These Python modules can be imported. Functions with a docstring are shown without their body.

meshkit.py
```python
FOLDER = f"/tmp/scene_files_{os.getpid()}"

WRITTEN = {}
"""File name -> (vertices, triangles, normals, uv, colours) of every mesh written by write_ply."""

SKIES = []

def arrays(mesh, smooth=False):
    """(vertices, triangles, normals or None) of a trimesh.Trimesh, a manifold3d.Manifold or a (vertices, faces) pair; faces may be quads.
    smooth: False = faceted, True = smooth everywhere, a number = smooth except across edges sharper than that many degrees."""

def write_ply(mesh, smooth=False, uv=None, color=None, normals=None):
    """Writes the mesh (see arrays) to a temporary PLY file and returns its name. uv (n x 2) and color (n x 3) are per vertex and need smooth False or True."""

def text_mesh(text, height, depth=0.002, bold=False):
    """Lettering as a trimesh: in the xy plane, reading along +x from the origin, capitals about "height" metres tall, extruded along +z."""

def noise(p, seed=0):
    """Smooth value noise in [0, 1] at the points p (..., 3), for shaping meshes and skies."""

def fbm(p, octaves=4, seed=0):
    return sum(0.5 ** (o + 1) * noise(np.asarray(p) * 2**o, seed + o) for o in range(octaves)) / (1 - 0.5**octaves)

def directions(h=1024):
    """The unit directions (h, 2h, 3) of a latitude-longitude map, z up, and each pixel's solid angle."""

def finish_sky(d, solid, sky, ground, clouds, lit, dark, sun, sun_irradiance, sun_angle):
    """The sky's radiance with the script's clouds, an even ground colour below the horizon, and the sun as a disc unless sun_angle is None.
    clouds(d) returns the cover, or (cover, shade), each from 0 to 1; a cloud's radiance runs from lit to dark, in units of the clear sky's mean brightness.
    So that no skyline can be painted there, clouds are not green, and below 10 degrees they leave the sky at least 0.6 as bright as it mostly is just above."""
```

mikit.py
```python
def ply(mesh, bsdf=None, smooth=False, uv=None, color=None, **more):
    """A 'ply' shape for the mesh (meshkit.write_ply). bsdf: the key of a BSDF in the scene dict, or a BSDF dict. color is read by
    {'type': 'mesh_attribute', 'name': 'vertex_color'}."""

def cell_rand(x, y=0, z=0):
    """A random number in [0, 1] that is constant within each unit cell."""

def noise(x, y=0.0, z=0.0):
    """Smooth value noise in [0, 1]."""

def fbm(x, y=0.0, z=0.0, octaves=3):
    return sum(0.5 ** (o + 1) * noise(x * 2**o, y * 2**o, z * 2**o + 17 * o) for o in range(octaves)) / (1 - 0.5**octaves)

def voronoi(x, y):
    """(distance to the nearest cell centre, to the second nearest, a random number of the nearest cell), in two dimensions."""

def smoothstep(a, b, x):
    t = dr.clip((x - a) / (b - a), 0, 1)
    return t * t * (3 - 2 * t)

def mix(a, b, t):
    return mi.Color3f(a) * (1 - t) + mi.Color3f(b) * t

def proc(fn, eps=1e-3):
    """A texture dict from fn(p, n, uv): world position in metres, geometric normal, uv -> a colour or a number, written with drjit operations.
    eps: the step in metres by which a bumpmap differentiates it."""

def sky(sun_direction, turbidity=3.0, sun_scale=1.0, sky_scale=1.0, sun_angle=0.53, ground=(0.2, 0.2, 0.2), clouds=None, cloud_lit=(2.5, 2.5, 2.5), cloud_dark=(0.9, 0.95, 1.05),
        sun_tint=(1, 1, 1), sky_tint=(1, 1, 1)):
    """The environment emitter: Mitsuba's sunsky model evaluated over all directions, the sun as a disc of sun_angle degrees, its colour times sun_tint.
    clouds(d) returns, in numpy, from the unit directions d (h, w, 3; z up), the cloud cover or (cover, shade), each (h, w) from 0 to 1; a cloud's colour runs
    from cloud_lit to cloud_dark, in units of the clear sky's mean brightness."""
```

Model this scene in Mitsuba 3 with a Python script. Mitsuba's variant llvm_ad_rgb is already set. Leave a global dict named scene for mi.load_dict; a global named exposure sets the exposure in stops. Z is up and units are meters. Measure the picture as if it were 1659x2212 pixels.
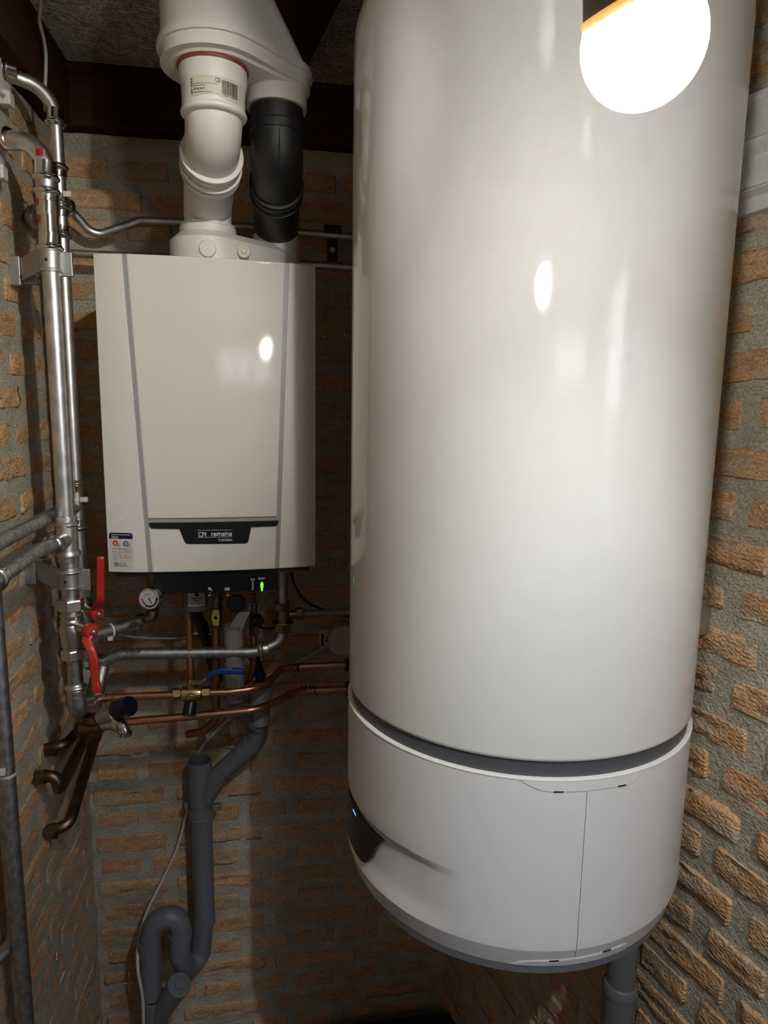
import math, random
import numpy as np, trimesh, shapely, drjit as dr
from shapely.geometry import Polygon, Point, LineString, box as sbox
import mitsuba as mi, mikit, meshkit
from mikit import proc, noise, fbm, voronoi, cell_rand, smoothstep, mix

T = mi.ScalarTransform4f
scene, labels = {}, {}
rng = random.Random(7)

# ---------------------------------------------------------------- camera, daylight, exposure
PITCH, ROLL, YAW, FOCAL = 0.155, -0.0153, 0.1525, 1450.0
cy_, sy_, cp_, sp_ = math.cos(YAW), math.sin(YAW), math.cos(PITCH), math.sin(PITCH)
FWD = np.array([sy_ * cp_, cy_ * cp_, -sp_])
RIGHT0 = np.array([cy_, -sy_, 0.0])
DOWN0 = np.cross(FWD, RIGHT0)
DOWN = -math.sin(ROLL) * RIGHT0 + math.cos(ROLL) * DOWN0
scene['camera'] = {'type': 'perspective', 'fov_axis': 'x', 'fov': 2 * math.degrees(math.atan(829.5 / FOCAL)), 'near_clip': 0.02,
                   'to_world': T().look_at(origin=[0, 0, 0], target=FWD.tolist(), up=(-DOWN).tolist())}
exposure = 0.0
scene['sky'] = {'sampling_weight': 1.5, **mikit.sky((-0.3, 0.5, 0.8), turbidity=6.0, sun_scale=0.0, sky_scale=27.0, ground=(0.25, 0.25, 0.25),
                         clouds=lambda d: np.full(d.shape[:2], 0.75), cloud_lit=(1.0, 1.02, 1.08), cloud_dark=(0.9, 0.95, 1.05))}
BULB_RADIANCE = (158.0, 152.0, 141.0)
# two invented spot lamps, added out of view to brighten boiler and tank: (position, aim, can length, mouth radius, radiance)
ADDED_SPOTS = (((0.165, 0.300, 0.505), (-0.62, 0.79, -0.43), 0.090, 0.0445, (3300.0, 3160.0, 2860.0)),
         ((0.350, -0.250, 0.590), (-0.02, 0.99, -1.22), 0.120, 0.0330, (5800.0, 5900.0, 5900.0)))

# ---------------------------------------------------------------- helpers
def V(*a):
    return np.array(a if len(a) > 1 else a[0], float)

def unit(v):
    v = V(v); return v / np.linalg.norm(v)

def numbered(key):
    if key not in scene and key not in labels: return key
    i = 1
    while f'{key}_{i:03d}' in scene or f'{key}_{i:03d}' in labels: i += 1
    return f'{key}_{i:03d}'

def thing(name, label, cat, group=None):
    k = numbered(name); labels[k] = {'label': label, 'category': cat}
    if group: labels[k]['group'] = group
    return k

def struct(name, mesh, m, smooth=False):
    scene[name] = mikit.ply(mesh, m, smooth); labels[name] = {'kind': 'structure'}
    return name

def part(parent, name, mesh, m, smooth=32, label=None, kind=None, **kw):
    k = numbered(f'{parent}__{name}')
    scene[k] = mikit.ply(mesh, m, smooth, **kw)
    if label or kind:
        labels[k] = {}
        if label: labels[k]['label'] = label
        if kind: labels[k]['kind'] = kind
    return k

def solo(name, label, cat, mesh, m, smooth=32, group=None):
    k = thing(name, label, cat, group); scene[k] = mikit.ply(mesh, m, smooth); return k

def cat(*ms):
    return trimesh.util.concatenate([m for m in ms])

def frame(d):
    d = unit(d); a = V(0, 0, 1) if abs(d[2]) < .9 else V(1, 0, 0)
    x = unit(np.cross(a, d)); return x, np.cross(d, x), d

def lathe(prof, p, d, n=28, caps=True):
    """profile [(radius, distance along d)] turned about the axis through p"""
    x, y, z = frame(d); p = V(p); prof = [(max(r, 1e-5), t) for r, t in prof]
    a = np.arange(n) * 2 * math.pi / n
    ring = np.cos(a)[:, None] * x + np.sin(a)[:, None] * y
    v = np.vstack([p + z * t + ring * r for r, t in prof]); f = []
    for i in range(len(prof) - 1):
        for j in range(n):
            k = (j + 1) % n
            f += [[i*n+j, i*n+k, (i+1)*n+k], [i*n+j, (i+1)*n+k, (i+1)*n+j]]
    if caps:
        v = np.vstack([v, p + z * prof[0][1], p + z * prof[-1][1]]); c0, c1 = len(v) - 2, len(v) - 1; b = (len(prof) - 1) * n
        for j in range(n):
            k = (j + 1) % n
            f += [[c0, k, j], [c1, b + j, b + k]]
    m = trimesh.Trimesh(v, f, process=False)
    if m.volume < 0 and caps: m.invert()
    return m

def rounded(pts, bend, steps=9):
    """polyline with its corners turned into arcs"""
    pts = [V(p) for p in pts]; out = [pts[0]]
    for i in range(1, len(pts) - 1):
        a, b, c = pts[i-1], pts[i], pts[i+1]
        R = bend[i-1] if isinstance(bend, (list, tuple)) else bend
        u, w = unit(a - b), unit(c - b)
        ang = math.acos(np.clip(u @ w, -1, 1))
        if R <= 0 or ang > math.pi - .03: out.append(b); continue
        cut = min(R / math.tan(ang / 2), .49 * np.linalg.norm(a - b), .49 * np.linalg.norm(c - b))
        R2 = cut * math.tan(ang / 2); cen = b + unit(u + w) * R2 / math.sin(ang / 2)
        s, e = b + u * cut - cen, b + w * cut - cen
        tot = math.acos(np.clip(unit(s) @ unit(e), -1, 1))
        for k in range(steps + 1):
            t = k / steps
            out.append(cen + (math.sin((1-t)*tot) * s + math.sin(t*tot) * e) / math.sin(tot))
    return out + [pts[-1]]

def tube(pts, r, bend=0.0, n=18, caps=True, rad=None, steps=9):
    pts = np.array(rounded(pts, bend, steps)) if bend else np.array([V(p) for p in pts])
    keep = [0] + [i for i in range(1, len(pts)) if np.linalg.norm(pts[i] - pts[i-1]) > 1e-5]
    pts = pts[keep]; N = len(pts)
    tan = np.zeros_like(pts); tan[1:-1] = pts[2:] - pts[:-2]; tan[0] = pts[1] - pts[0]; tan[-1] = pts[-1] - pts[-2]
    tan /= np.linalg.norm(tan, axis=1, keepdims=True)
    x = frame(tan[0])[0]; a = np.arange(n) * 2 * math.pi / n; vs = []
    for i in range(N):
        x = x - tan[i] * (x @ tan[i]); x /= np.linalg.norm(x); y = np.cross(tan[i], x)
        ri = r if rad is None else rad(i / (N - 1))
        vs.append(pts[i] + ri * (np.cos(a)[:, None] * x + np.sin(a)[:, None] * y))
    v = np.vstack(vs); f = []
    for i in range(N - 1):
        for j in range(n):
            k = (j + 1) % n
            f += [[i*n+j, i*n+k, (i+1)*n+k], [i*n+j, (i+1)*n+k, (i+1)*n+j]]
    if caps:
        v = np.vstack([v, pts[0], pts[-1]]); c0 = len(v) - 2; b = (N - 1) * n
        for j in range(n):
            k = (j + 1) % n
            f += [[c0, k, j], [c0 + 1, b + j, b + k]]
    return trimesh.Trimesh(v, f, process=False)

def hollow(p, d, r, L, wall=.003, n=32):
    return lathe([(r - wall, L * .0), (r, 0), (r, L - .001), (r - .0008, L), (r - wall, L), (r - wall, .004), (1e-5, .003)], p, d, n, caps=False)

def bbox(lo, hi):
    m = trimesh.creation.box(V(hi) - V(lo)); m.apply_translation((V(lo) + V(hi)) / 2); return m

def rbox(lo, hi, r=.003, rot=None):
    """box with rounded edges"""
    import manifold3d as m3
    lo, hi = V(lo), V(hi); s = m3.Manifold.sphere(r, 12)
    pts = [s.translate([x, y, z]) for x in (lo[0]+r, hi[0]-r) for y in (lo[1]+r, hi[1]-r) for z in (lo[2]+r, hi[2]-r)]
    m = m3.Manifold.batch_hull(pts).to_mesh()
    return trimesh.Trimesh(m.vert_properties[:, :3], m.tri_verts, process=False)

def hull(pts):
    return trimesh.convex.convex_hull(np.array(pts, float))

def place(mesh, o, ex, ey, ez):
    m = mesh.copy(); M = np.eye(4); M[:3, 0], M[:3, 1], M[:3, 2], M[:3, 3] = ex, ey, ez, o
    m.apply_transform(M); return m

def extrude(poly, h):
    return trimesh.creation.extrude_polygon(poly, h, engine='earcut')

def rrect(x0, y0, x1, y1, r):
    return sbox(x0 + r, y0 + r, x1 - r, y1 - r).buffer(r, quad_segs=5)

def hexnut(p, d, r, L):
    return lathe([(r * .93, 0), (r, L * .12), (r, L * .88), (r * .93, L)], p, d, n=6)

def press_end(p, d, r, L=.024, t=.0022):
    """socket of a press fitting: sleeve with a bead near its open end"""
    pr = [(r, 0), (r + t, .0006), (r + t, L - .012), (r + t + .0012, L - .0105)]
    pr += [(r + t + .0032 * math.sin(math.pi * k / 6) + .0008, L - .0095 + .0075 * k / 6) for k in range(7)]
    return lathe(pr + [(r + t, L - .0012), (r + t - .0006, L), (r - .001, L)], p, d, n=24)

def band(p, d, r, w, t):
    return lathe([(r, 0), (r + t, .0004), (r + t, w - .0004), (r, w)], p, d, n=28)

def loft(pts, side, n, half, steps=14):
    """bar with a rounded flat section swept through pts; half = [(half width, half thickness)]"""
    a = np.arange(steps) * 2 * math.pi / steps; c, s_ = np.cos(a), np.sin(a)
    c, s_ = np.sign(c) * np.abs(c) ** .6, np.sign(s_) * np.abs(s_) ** .6
    P = np.array([V(p) for p in pts]); H = np.array(half, float); t = np.linspace(0, len(P) - 1, (len(P) - 1) * 5 + 1)
    i = np.minimum(t.astype(int), len(P) - 2); f = t - i; g = f * f * (3 - 2 * f)
    Q = P[i] * (1 - f)[:, None] + P[i + 1] * f[:, None]; Q[1:-1] = (Q[:-2] + 2 * Q[1:-1] + Q[2:]) / 4; Q[1:-1] = (Q[:-2] + 2 * Q[1:-1] + Q[2:]) / 4
    h = H[i] * (1 - g)[:, None] + H[i + 1] * g[:, None]
    h[0] *= .75; h[-1] *= .7
    v = np.vstack([q + np.outer(c * w, side) + np.outer(s_ * d, n) for q, (w, d) in zip(Q, h)] + [Q[:1], Q[-1:]]); m = len(Q); F = []
    for k in range(m - 1):
        for j in range(steps):
            l = (j + 1) % steps; F += [[k*steps+j, k*steps+l, (k+1)*steps+l], [k*steps+j, (k+1)*steps+l, (k+1)*steps+j]]
    for j in range(steps):
        l = (j + 1) % steps; F += [[m*steps, l, j], [m*steps+1, (m-1)*steps+j, (m-1)*steps+l]]
    o = trimesh.Trimesh(v, F, process=False)
    if o.volume < 0: o.invert()
    return o

# ---------------------------------------------------------------- materials
def rgb(c): return {'type': 'rgb', 'value': list(map(float, c))}
def two(b): return {'type': 'twosided', 'bsdf': b}
def plastic(c, a=.15): return two({'type': 'roughplastic', 'diffuse_reflectance': rgb(c) if not isinstance(c, dict) else c, 'alpha': a, 'int_ior': 1.49, 'nonlinear': False})
def metal(c, a): return two({'type': 'roughconductor', 'material': 'none', 'specular_reflectance': rgb(c) if not isinstance(c, dict) else c, 'alpha': a * a * 1.15, 'distribution': 'ggx'})
def matte(c): return two({'type': 'diffuse', 'reflectance': rgb(c)})
def glow(c, w=1.0): return {'type': 'area', 'radiance': rgb(c), 'sampling_weight': w}

def brick_tone(a, b, c):
    def fn(p, n, uv):
        s = noise(p.x * 20, p.y * 20, p.z * 30)
        g = noise(p.x * 420, p.y * 420, p.z * 420)
        col = mix(mix(a, b, s), c, smoothstep(.52, .78, noise(p.x * 75 + 9, p.y * 75, p.z * 110)) * .6)
        col = mix(col, (.46, .41, .32), smoothstep(.40, .85, noise(p.x * 33 + 4, p.y * 33 + 7, p.z * 47)) * .55)
        return col * (.66 + .68 * g)
    return fn
def brick_relief(p, n, uv):
    return .0018 * noise(p.x * 270, p.y * 270, p.z * 360)
def rough(base, relief, eps=.0006):
    return two({'type': 'bumpmap', 'arbitrary': {'type': 'proc', 'fn': proc(relief)['fn'], 'eps': eps}, 'scale': 1.0, 'bsdf': base})
def diffuse_of(fn): return {'type': 'diffuse', 'reflectance': proc(fn)}

scene['m_brick_ochre'] = rough(diffuse_of(brick_tone((.56, .34, .18), (.64, .405, .225), (.45, .245, .12))), brick_relief)
scene['m_brick_red'] = rough(diffuse_of(brick_tone((.53, .30, .155), (.61, .355, .19), (.42, .215, .11))), brick_relief)
scene['m_brick_brown'] = rough(diffuse_of(brick_tone((.49, .305, .16), (.58, .365, .195), (.40, .23, .125))), brick_relief)
def mortar_tone(p, n, uv):
    g = noise(p.x * 480, p.y * 480, p.z * 480)
    return mix((.37, .33, .25), (.52, .475, .375), noise(p.x * 30, p.y * 30, p.z * 30)) * (.6 + .8 * g)
def mortar_relief(p, n, uv):
    return .0010 * noise(p.x * 380, p.y * 380, p.z * 380) + .0008 * noise(p.x * 170, p.y * 170, p.z * 170)
scene['m_mortar'] = rough(diffuse_of(mortar_tone), mortar_relief)
def board_tone(p, n, uv):
    a = noise(p.x * 40, p.y * 40, 0.5)
    s = noise(p.x * 130 + 9 * a, p.y * 700 + 40 * a, 3.0)
    s2 = noise(p.x * 560 + 50 * a, p.y * 190 + 30 * a, 8.0)
    return mix((.27, .25, .20), (.62, .59, .50), smoothstep(.45, .80, dr.maximum(s, s2 * .95)))
def board_relief(p, n, uv):
    a = noise(p.x * 40, p.y * 40, 0.5)
    return .003 * dr.maximum(noise(p.x * 130 + 9 * a, p.y * 700 + 40 * a, 3.0), .95 * noise(p.x * 560 + 50 * a, p.y * 190 + 30 * a, 8.0))
scene['m_woodwool'] = rough(diffuse_of(board_tone), board_relief)
def beam_tone(p, n, uv):
    return mix((.040, .019, .011), (.070, .034, .020), fbm(p.x * 9, p.y * 9, p.z * 240, octaves=3))
scene['m_beam'] = two(diffuse_of(beam_tone))
scene['m_concrete'] = two(diffuse_of(lambda p, n, uv: mix((.12, .115, .105), (.18, .175, .165), fbm(p.x * 8, p.y * 8, p.z * 8, octaves=4))))
scene['m_plaster'] = matte((.12, .10, .085))
scene['m_enamel'] = two({'type': 'roughplastic', 'diffuse_reflectance': rgb((.70, .695, .68)), 'alpha': .012, 'int_ior': 1.5, 'nonlinear': False})
scene['m_shroud'] = plastic((.74, .735, .74), .13)
scene['m_shroud_edge'] = plastic((.78, .77, .75), .2)
scene['m_heater_grey'] = plastic((.085, .09, .102), .3)
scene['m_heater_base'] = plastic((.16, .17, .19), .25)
scene['m_boiler'] = two({'type': 'roughplastic', 'diffuse_reflectance': rgb((.69, .665, .61)), 'alpha': .008, 'int_ior': 1.5, 'nonlinear': False})
scene['m_trim'] = plastic((.33, .33, .335), .2)
scene['m_black'] = plastic((.012, .013, .016), .12)
scene['m_blackmat'] = plastic((.02, .021, .024), .35)
scene['m_panelblack'] = plastic((.006, .008, .011), .10)
scene['m_print'] = matte((.62, .62, .62))
scene['m_ink'] = matte((.02, .02, .025))
scene['m_navy'] = matte((.018, .018, .06))
scene['m_paper'] = plastic((.66, .65, .62), .3)
scene['m_flue'] = plastic((.70, .68, .63), .22)
scene['m_label'] = plastic((.62, .58, .48), .3)
scene['m_flueblack'] = plastic((.014, .015, .017), .28)
scene['m_silicone'] = plastic((.23, .05, .02), .3)
def steel_tone(lo, hi, k):
    return lambda p, n, uv: mix(lo, hi, smoothstep(.3, .7, fbm(p.x * k, p.y * k, p.z * k * .6, octaves=3)))
scene['m_steel'] = metal({**proc(steel_tone((.58, .58, .57), (.80, .80, .79), 90))}, .36)
scene['m_chrome'] = metal((.72, .71, .68), .14)
scene['m_galv'] = metal({**proc(steel_tone((.36, .37, .38), (.56, .57, .58), 160))}, .42)
scene['m_nickel'] = metal((.62, .58, .50), .34)
scene['m_bracket'] = metal((.55, .55, .54), .45)
scene['m_copper'] = metal((.80, .42, .28), .24)
scene['m_copperold'] = metal({**proc(steel_tone((.16, .095, .06), (.32, .19, .12), 45))}, .36)
scene['m_copperbrown'] = metal({**proc(steel_tone((.42, .20, .10), (.56, .28, .15), 40))}, .40)
scene['m_brass'] = metal((.62, .48, .24), .26)
scene['m_brassold'] = metal((.30, .23, .12), .35)
scene['m_red'] = plastic((.50, .035, .02), .12)
scene['m_redmark'] = plastic((.35, .01, .02), .2)
scene['m_blue'] = plastic((.018, .06, .34), .18)
scene['m_yellow'] = plastic((.62, .56, .14), .25)
scene['m_bluecap'] = plastic((.006, .007, .020), .16)
scene['m_pvc'] = plastic((.165, .178, .198), .22)
scene['m_pvclight'] = plastic((.26, .27, .285), .25)
scene['m_whiteplastic'] = plastic((.72, .70, .65), .25)
scene['m_cable'] = plastic((.66, .63, .56), .3)
scene['m_clear'] = two({'type': 'roughplastic', 'diffuse_reflectance': rgb((.36, .37, .38)), 'alpha': .08, 'int_ior': 1.5}) 
scene['m_trunking'] = plastic((.74, .74, .74), .18)
scene['m_darkblue'] = plastic((.012, .02, .05), .35)
scene['m_bulbneck'] = plastic((.30, .29, .28), .3)
scene['m_amber'] = plastic((.62, .36, .10), .3)
scene['m_bark'] = matte((.05, .045, .04))
scene['m_glass'] = {'type': 'thindielectric', 'int_ior': 1.5}

# ---------------------------------------------------------------- the room
YB, XL, ZC, ZF, YR = 1.53, -.45, .65, -1.68, -2.5      # back wall, left wall, ceiling, floor, rear wall
AR = -.213
NR = V(math.cos(AR), -math.sin(AR), 0); UR = V(math.sin(AR), math.cos(AR), 0); CR = .732   # right wall: NR . p = CR

def mortar_wall(o, ex, ez, L, H, step=.014, amp=.0035, seed=0):
    nx, nz = int(L / step) + 1, int(H / step) + 1
    s, t = np.meshgrid(np.linspace(0, L, nx), np.linspace(0, H, nz), indexing='ij')
    out = np.cross(ex, ez)
    p = V(o) + s[..., None] * V(ex) + t[..., None] * V(ez)
    d = (meshkit.fbm(p * 28, 3, seed) - .5) * 2 * amp + (meshkit.fbm(p * 9, 2, seed + 5) - .5) * amp
    p = (p + d[..., None] * out).reshape(-1, 3)
    i = np.arange(nx - 1)[:, None] * nz + np.arange(nz - 1)[None]
    f = np.stack([i, i + nz, i + nz + 1, i + 1], -1).reshape(-1, 4)
    return trimesh.Trimesh(p, np.vstack([f[:, [0, 1, 2]], f[:, [0, 2, 3]]]), process=False)

def brick_mesh(L, H, seed, proud=.0052, nx=20, ny=8):
    r = np.random.RandomState(seed)
    a, b = np.meshgrid(np.linspace(-1, 1, nx), np.linspace(-1, 1, ny), indexing='ij')
    hx, hy = L / 2, H / 2
    # rounded and ragged outline
    q = V(seed * 3.1, seed * 1.7, 0)
    x, y = a * hx, b * hy
    cr = min(hx, hy) * .42
    k = np.maximum(np.abs(x) - (hx - cr), 0); m = np.maximum(np.abs(y) - (hy - cr), 0)
    over = np.maximum(np.hypot(k, m) / cr, 1e-6); fac = np.where((k > 0) & (m > 0), np.maximum(np.maximum(k, m) / cr / over, .6), 1)
    x = np.sign(x) * (np.abs(x) - k + k * fac); y = np.sign(y) * (np.abs(y) - m + m * fac)
    w = np.stack([x * 40, y * 40, x * 0 + seed * 7.7], -1)
    x = x + (meshkit.fbm(w, 3, seed) - .5) * .006; y = y + (meshkit.fbm(w + 31, 3, seed + 3) - .5) * .006
    y = y + (meshkit.noise(np.stack([x * 14, x * 0, x * 0 + seed], -1)) - .5) * .005
    e = np.minimum((1 - np.abs(a)) * hx, (1 - np.abs(b)) * hy)
    z = proud * (1 - np.exp(-e / .0055)) + (meshkit.fbm(np.stack([x * 55, y * 95, x * 0 + seed], -1), 3, seed + 9) - .5) * .0075
    # fold cracks of the hand-moulded clay, running along the brick
    for _ in range(2):
        y0, sl, x0 = r.uniform(-.7, .7) * hy, r.uniform(-.12, .12), r.uniform(-.6, .6) * hx
        z -= .0045 * np.exp(-((y - y0 - sl * x) / .0018) ** 2) * np.exp(-((x - x0) / (hx * .55)) ** 2)
    z = np.where(e < 1e-9, -.014, z)
    v = np.stack([x, y, z], -1).reshape(-1, 3)
    i = np.arange(nx - 1)[:, None] * ny + np.arange(ny - 1)[None]
    f = np.stack([i, i + ny, i + ny + 1, i + 1], -1).reshape(-1, 4)
    return trimesh.Trimesh(v, np.vstack([f[:, [0, 1, 2]], f[:, [0, 2, 3]]]), process=False)

TONES = ('m_brick_ochre', 'm_brick_red', 'm_brick_brown')
PITCH_Z = .0602
STR, HEAD, JOINT = .2170, .1020, .0135
variants = {}
for kind, L in (('stretcher', STR), ('header', HEAD)):
    for k in range(8):
        g = mikit.ply(brick_mesh(L, .0490, 11 * k + (5 if kind == 'header' else 0), nx=22 if kind == 'stretcher' else 12), None, 40)
        variants[kind, k] = [{**g, 'bsdf': {'type': 'ref', 'id': t}} for t in TONES]

def lay(wall, o, ex, ez, s0, s1, z0, z1, zphase, sphase, even='stretcher', proud=0.0, tone=(4, 3, 3), skip=None, wob=.002):
    """courses of alternating stretchers and headers; o + s*ex + z*ez is the wall's plane"""
    out = np.cross(ex, ez); k0 = int(math.floor((z0 - zphase) / PITCH_Z)); r = random.Random(wall)
    for k in range(k0, int((z1 - zphase) / PITCH_Z) + 1):
        z = zphase + k * PITCH_Z
        if z < z0 or z > z1: continue
        kind = even if k % 2 == 0 else ('header' if even == 'stretcher' else 'stretcher')
        per = STR + JOINT if kind == 'stretcher' else (STR + JOINT) / 2
        off = sphase + (per / 4 if kind == 'stretcher' else 0) * 1.0
        n0 = int(math.floor((s0 - off) / per))
        for j in range(n0, int((s1 - off) / per) + 2):
            s = off + (j + .5) * per + r.uniform(-1, 1) * wob
            half = (STR if kind == 'stretcher' else HEAD) / 2
            vno, tno, ang = r.randrange(8), r.choices(range(3), tone)[0], r.uniform(-.012, .012)
            pz, pr, fl = z + r.uniform(-1, 1) * wob * .7, proud + r.uniform(-.0025, .0005), r.random() < .5
            cut = 1.0
            if s - half < s0: cut = (s + half - s0) / (2 * half); s = s0 + cut * half
            if s + half > s1: cut = (s1 - s + half) / (2 * half); s = s1 - cut * half
            if cut * half < .018: continue
            if kind == 'stretcher' and cut < .62: vno, kd, cut = vno, 'header', cut * STR / HEAD
            else: kd = kind
            c_, s_ = math.cos(ang), math.sin(ang)
            if fl: c_, s_ = -c_, -s_
            M = np.eye(4); M[:3, 0] = cut * (c_ * V(ex) + s_ * V(ez)); M[:3, 1] = -s_ * V(ex) + c_ * V(ez); M[:3, 2] = out
            M[:3, 3] = V(o) + s * V(ex) + pz * V(ez) + out * pr
            key = numbered(f'{wall}__brick')
            scene[key] = {**variants[kd, vno][tno], 'to_world': T(M)}

X, Y_, Z = V(1, 0, 0), V(0, 1, 0), V(0, 0, 1)
struct('wall_back', mortar_wall((XL - .03, YB, ZF), X, Z, 1.05, 2.4, seed=1), 'm_mortar', True)
lay('wall_back', (0, YB, 0), X, Z, XL + .004, .40, ZF, .53, -.853, -.338 + .01, even='header')
struct('wall_left', mortar_wall((XL, .2, ZF), Y_, Z, YB - .17, 2.4, seed=2), 'm_mortar', True)
lay('wall_left', (XL, 0, 0), Y_, Z, .42, YB - .01, ZF, .53, -.235, .07, tone=(5, 2, 4), proud=-.001)
struct('wall_right', mortar_wall(NR * CR + UR * 1.62 + Z * ZF, -UR, Z, 1.62 + .18, 2.4, seed=3), 'm_mortar', True)
lay('wall_right', NR * CR, -UR, Z, -1.56, -.05, ZF, .64, .1785, -.63, tone=(6, 2, 2), proud=.0005)
# the rest of the room, behind the camera: plain masonry, a strip window in the rear wall and a wide unseen opening on the right, sized for fill daylight
xr0 = float((NR * CR - UR * .18)[0]); yr0 = float((NR * CR - UR * .18)[1])
struct('wall_left_rear', bbox((XL - .1, YR, ZF), (XL, .2, ZC)), 'm_plaster')
struct('wall_rear', cat(bbox((XL - .1, YR - .1, ZF), (1.6, YR, .155)), bbox((XL - .1, YR - .1, .385), (1.6, YR, ZC)),
                        bbox((XL - .1, YR - .1, .155), (-.06, YR, .385)), bbox((.90, YR - .1, .155), (1.6, YR, .385))), 'm_plaster')
struct('wall_right_rear', cat(bbox((1.5, YR, ZF), (1.6, -2.2, ZC)), bbox((xr0 + .02, yr0 - .06, ZF), (1.6, yr0 + .04, ZC)), bbox((1.5, -2.2, .60), (1.6, yr0, ZC)), bbox((1.5, -2.2, ZF), (1.6, yr0, -.55))), 'm_plaster')
struct('floor', bbox((XL - .1, YR - .1, ZF - .1), (1.7, YB + .1, ZF)), 'm_concrete')
struct('window_1', bbox((-.06, YR - .06, .155), (.90, YR - .056, .385)), 'm_glass')

# ceiling of wood-wool boards between dark stained timbers
struct('ceiling', bbox((XL - .1, YR - .1, ZC + .028), (1.7, YB + .1, ZC + .08)), 'm_concrete')
for y0, y1 in ((.69, 1.2925), (1.2965, 1.545), (.087, .687), (-.52, .084)):
    part('ceiling', 'board', rbox((XL + .01, y0, ZC), (1.0, y1, ZC + .027), .003), 'm_woodwool')
solo('ceiling_beam', 'dark stained timber wall plate across the top of the back brick wall', 'beam',
     cat(rbox((XL, YB - .035, .535), (.50, YB + .02, ZC), .003), rbox((XL, YB - .043, .632), (.50, YB, .652), .003), rbox((XL, YB - .040, .617), (.50, YB, .623), .002),
         rbox((XL, YB - .040, .535), (.50, YB, .551), .003)), 'm_beam')
solo('ceiling_beam', 'dark timber beam along the top of the left wall behind the hanging white cable', 'beam', rbox((XL - .02, -.4, .535), (-.402, YB - .03, ZC + .01), .004), 'm_beam')
b0, b1 = V(0.0570, 1.2934, 0.6000), V(0.0923, 1.1078, 0.6000)
bd = unit((b1 - b0) * V(1, 1, 0)); bn = V(bd[1], -bd[0], 0)
solo('ceiling_beam', 'brown timber ceiling beam in shadow between the flue and the white tank', 'beam',
     hull([b0 + bd * s + bn * w + Z * h for s in (-.12, .9) for w in (0, .11) for h in (0, .055)]), 'm_beam')

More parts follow.
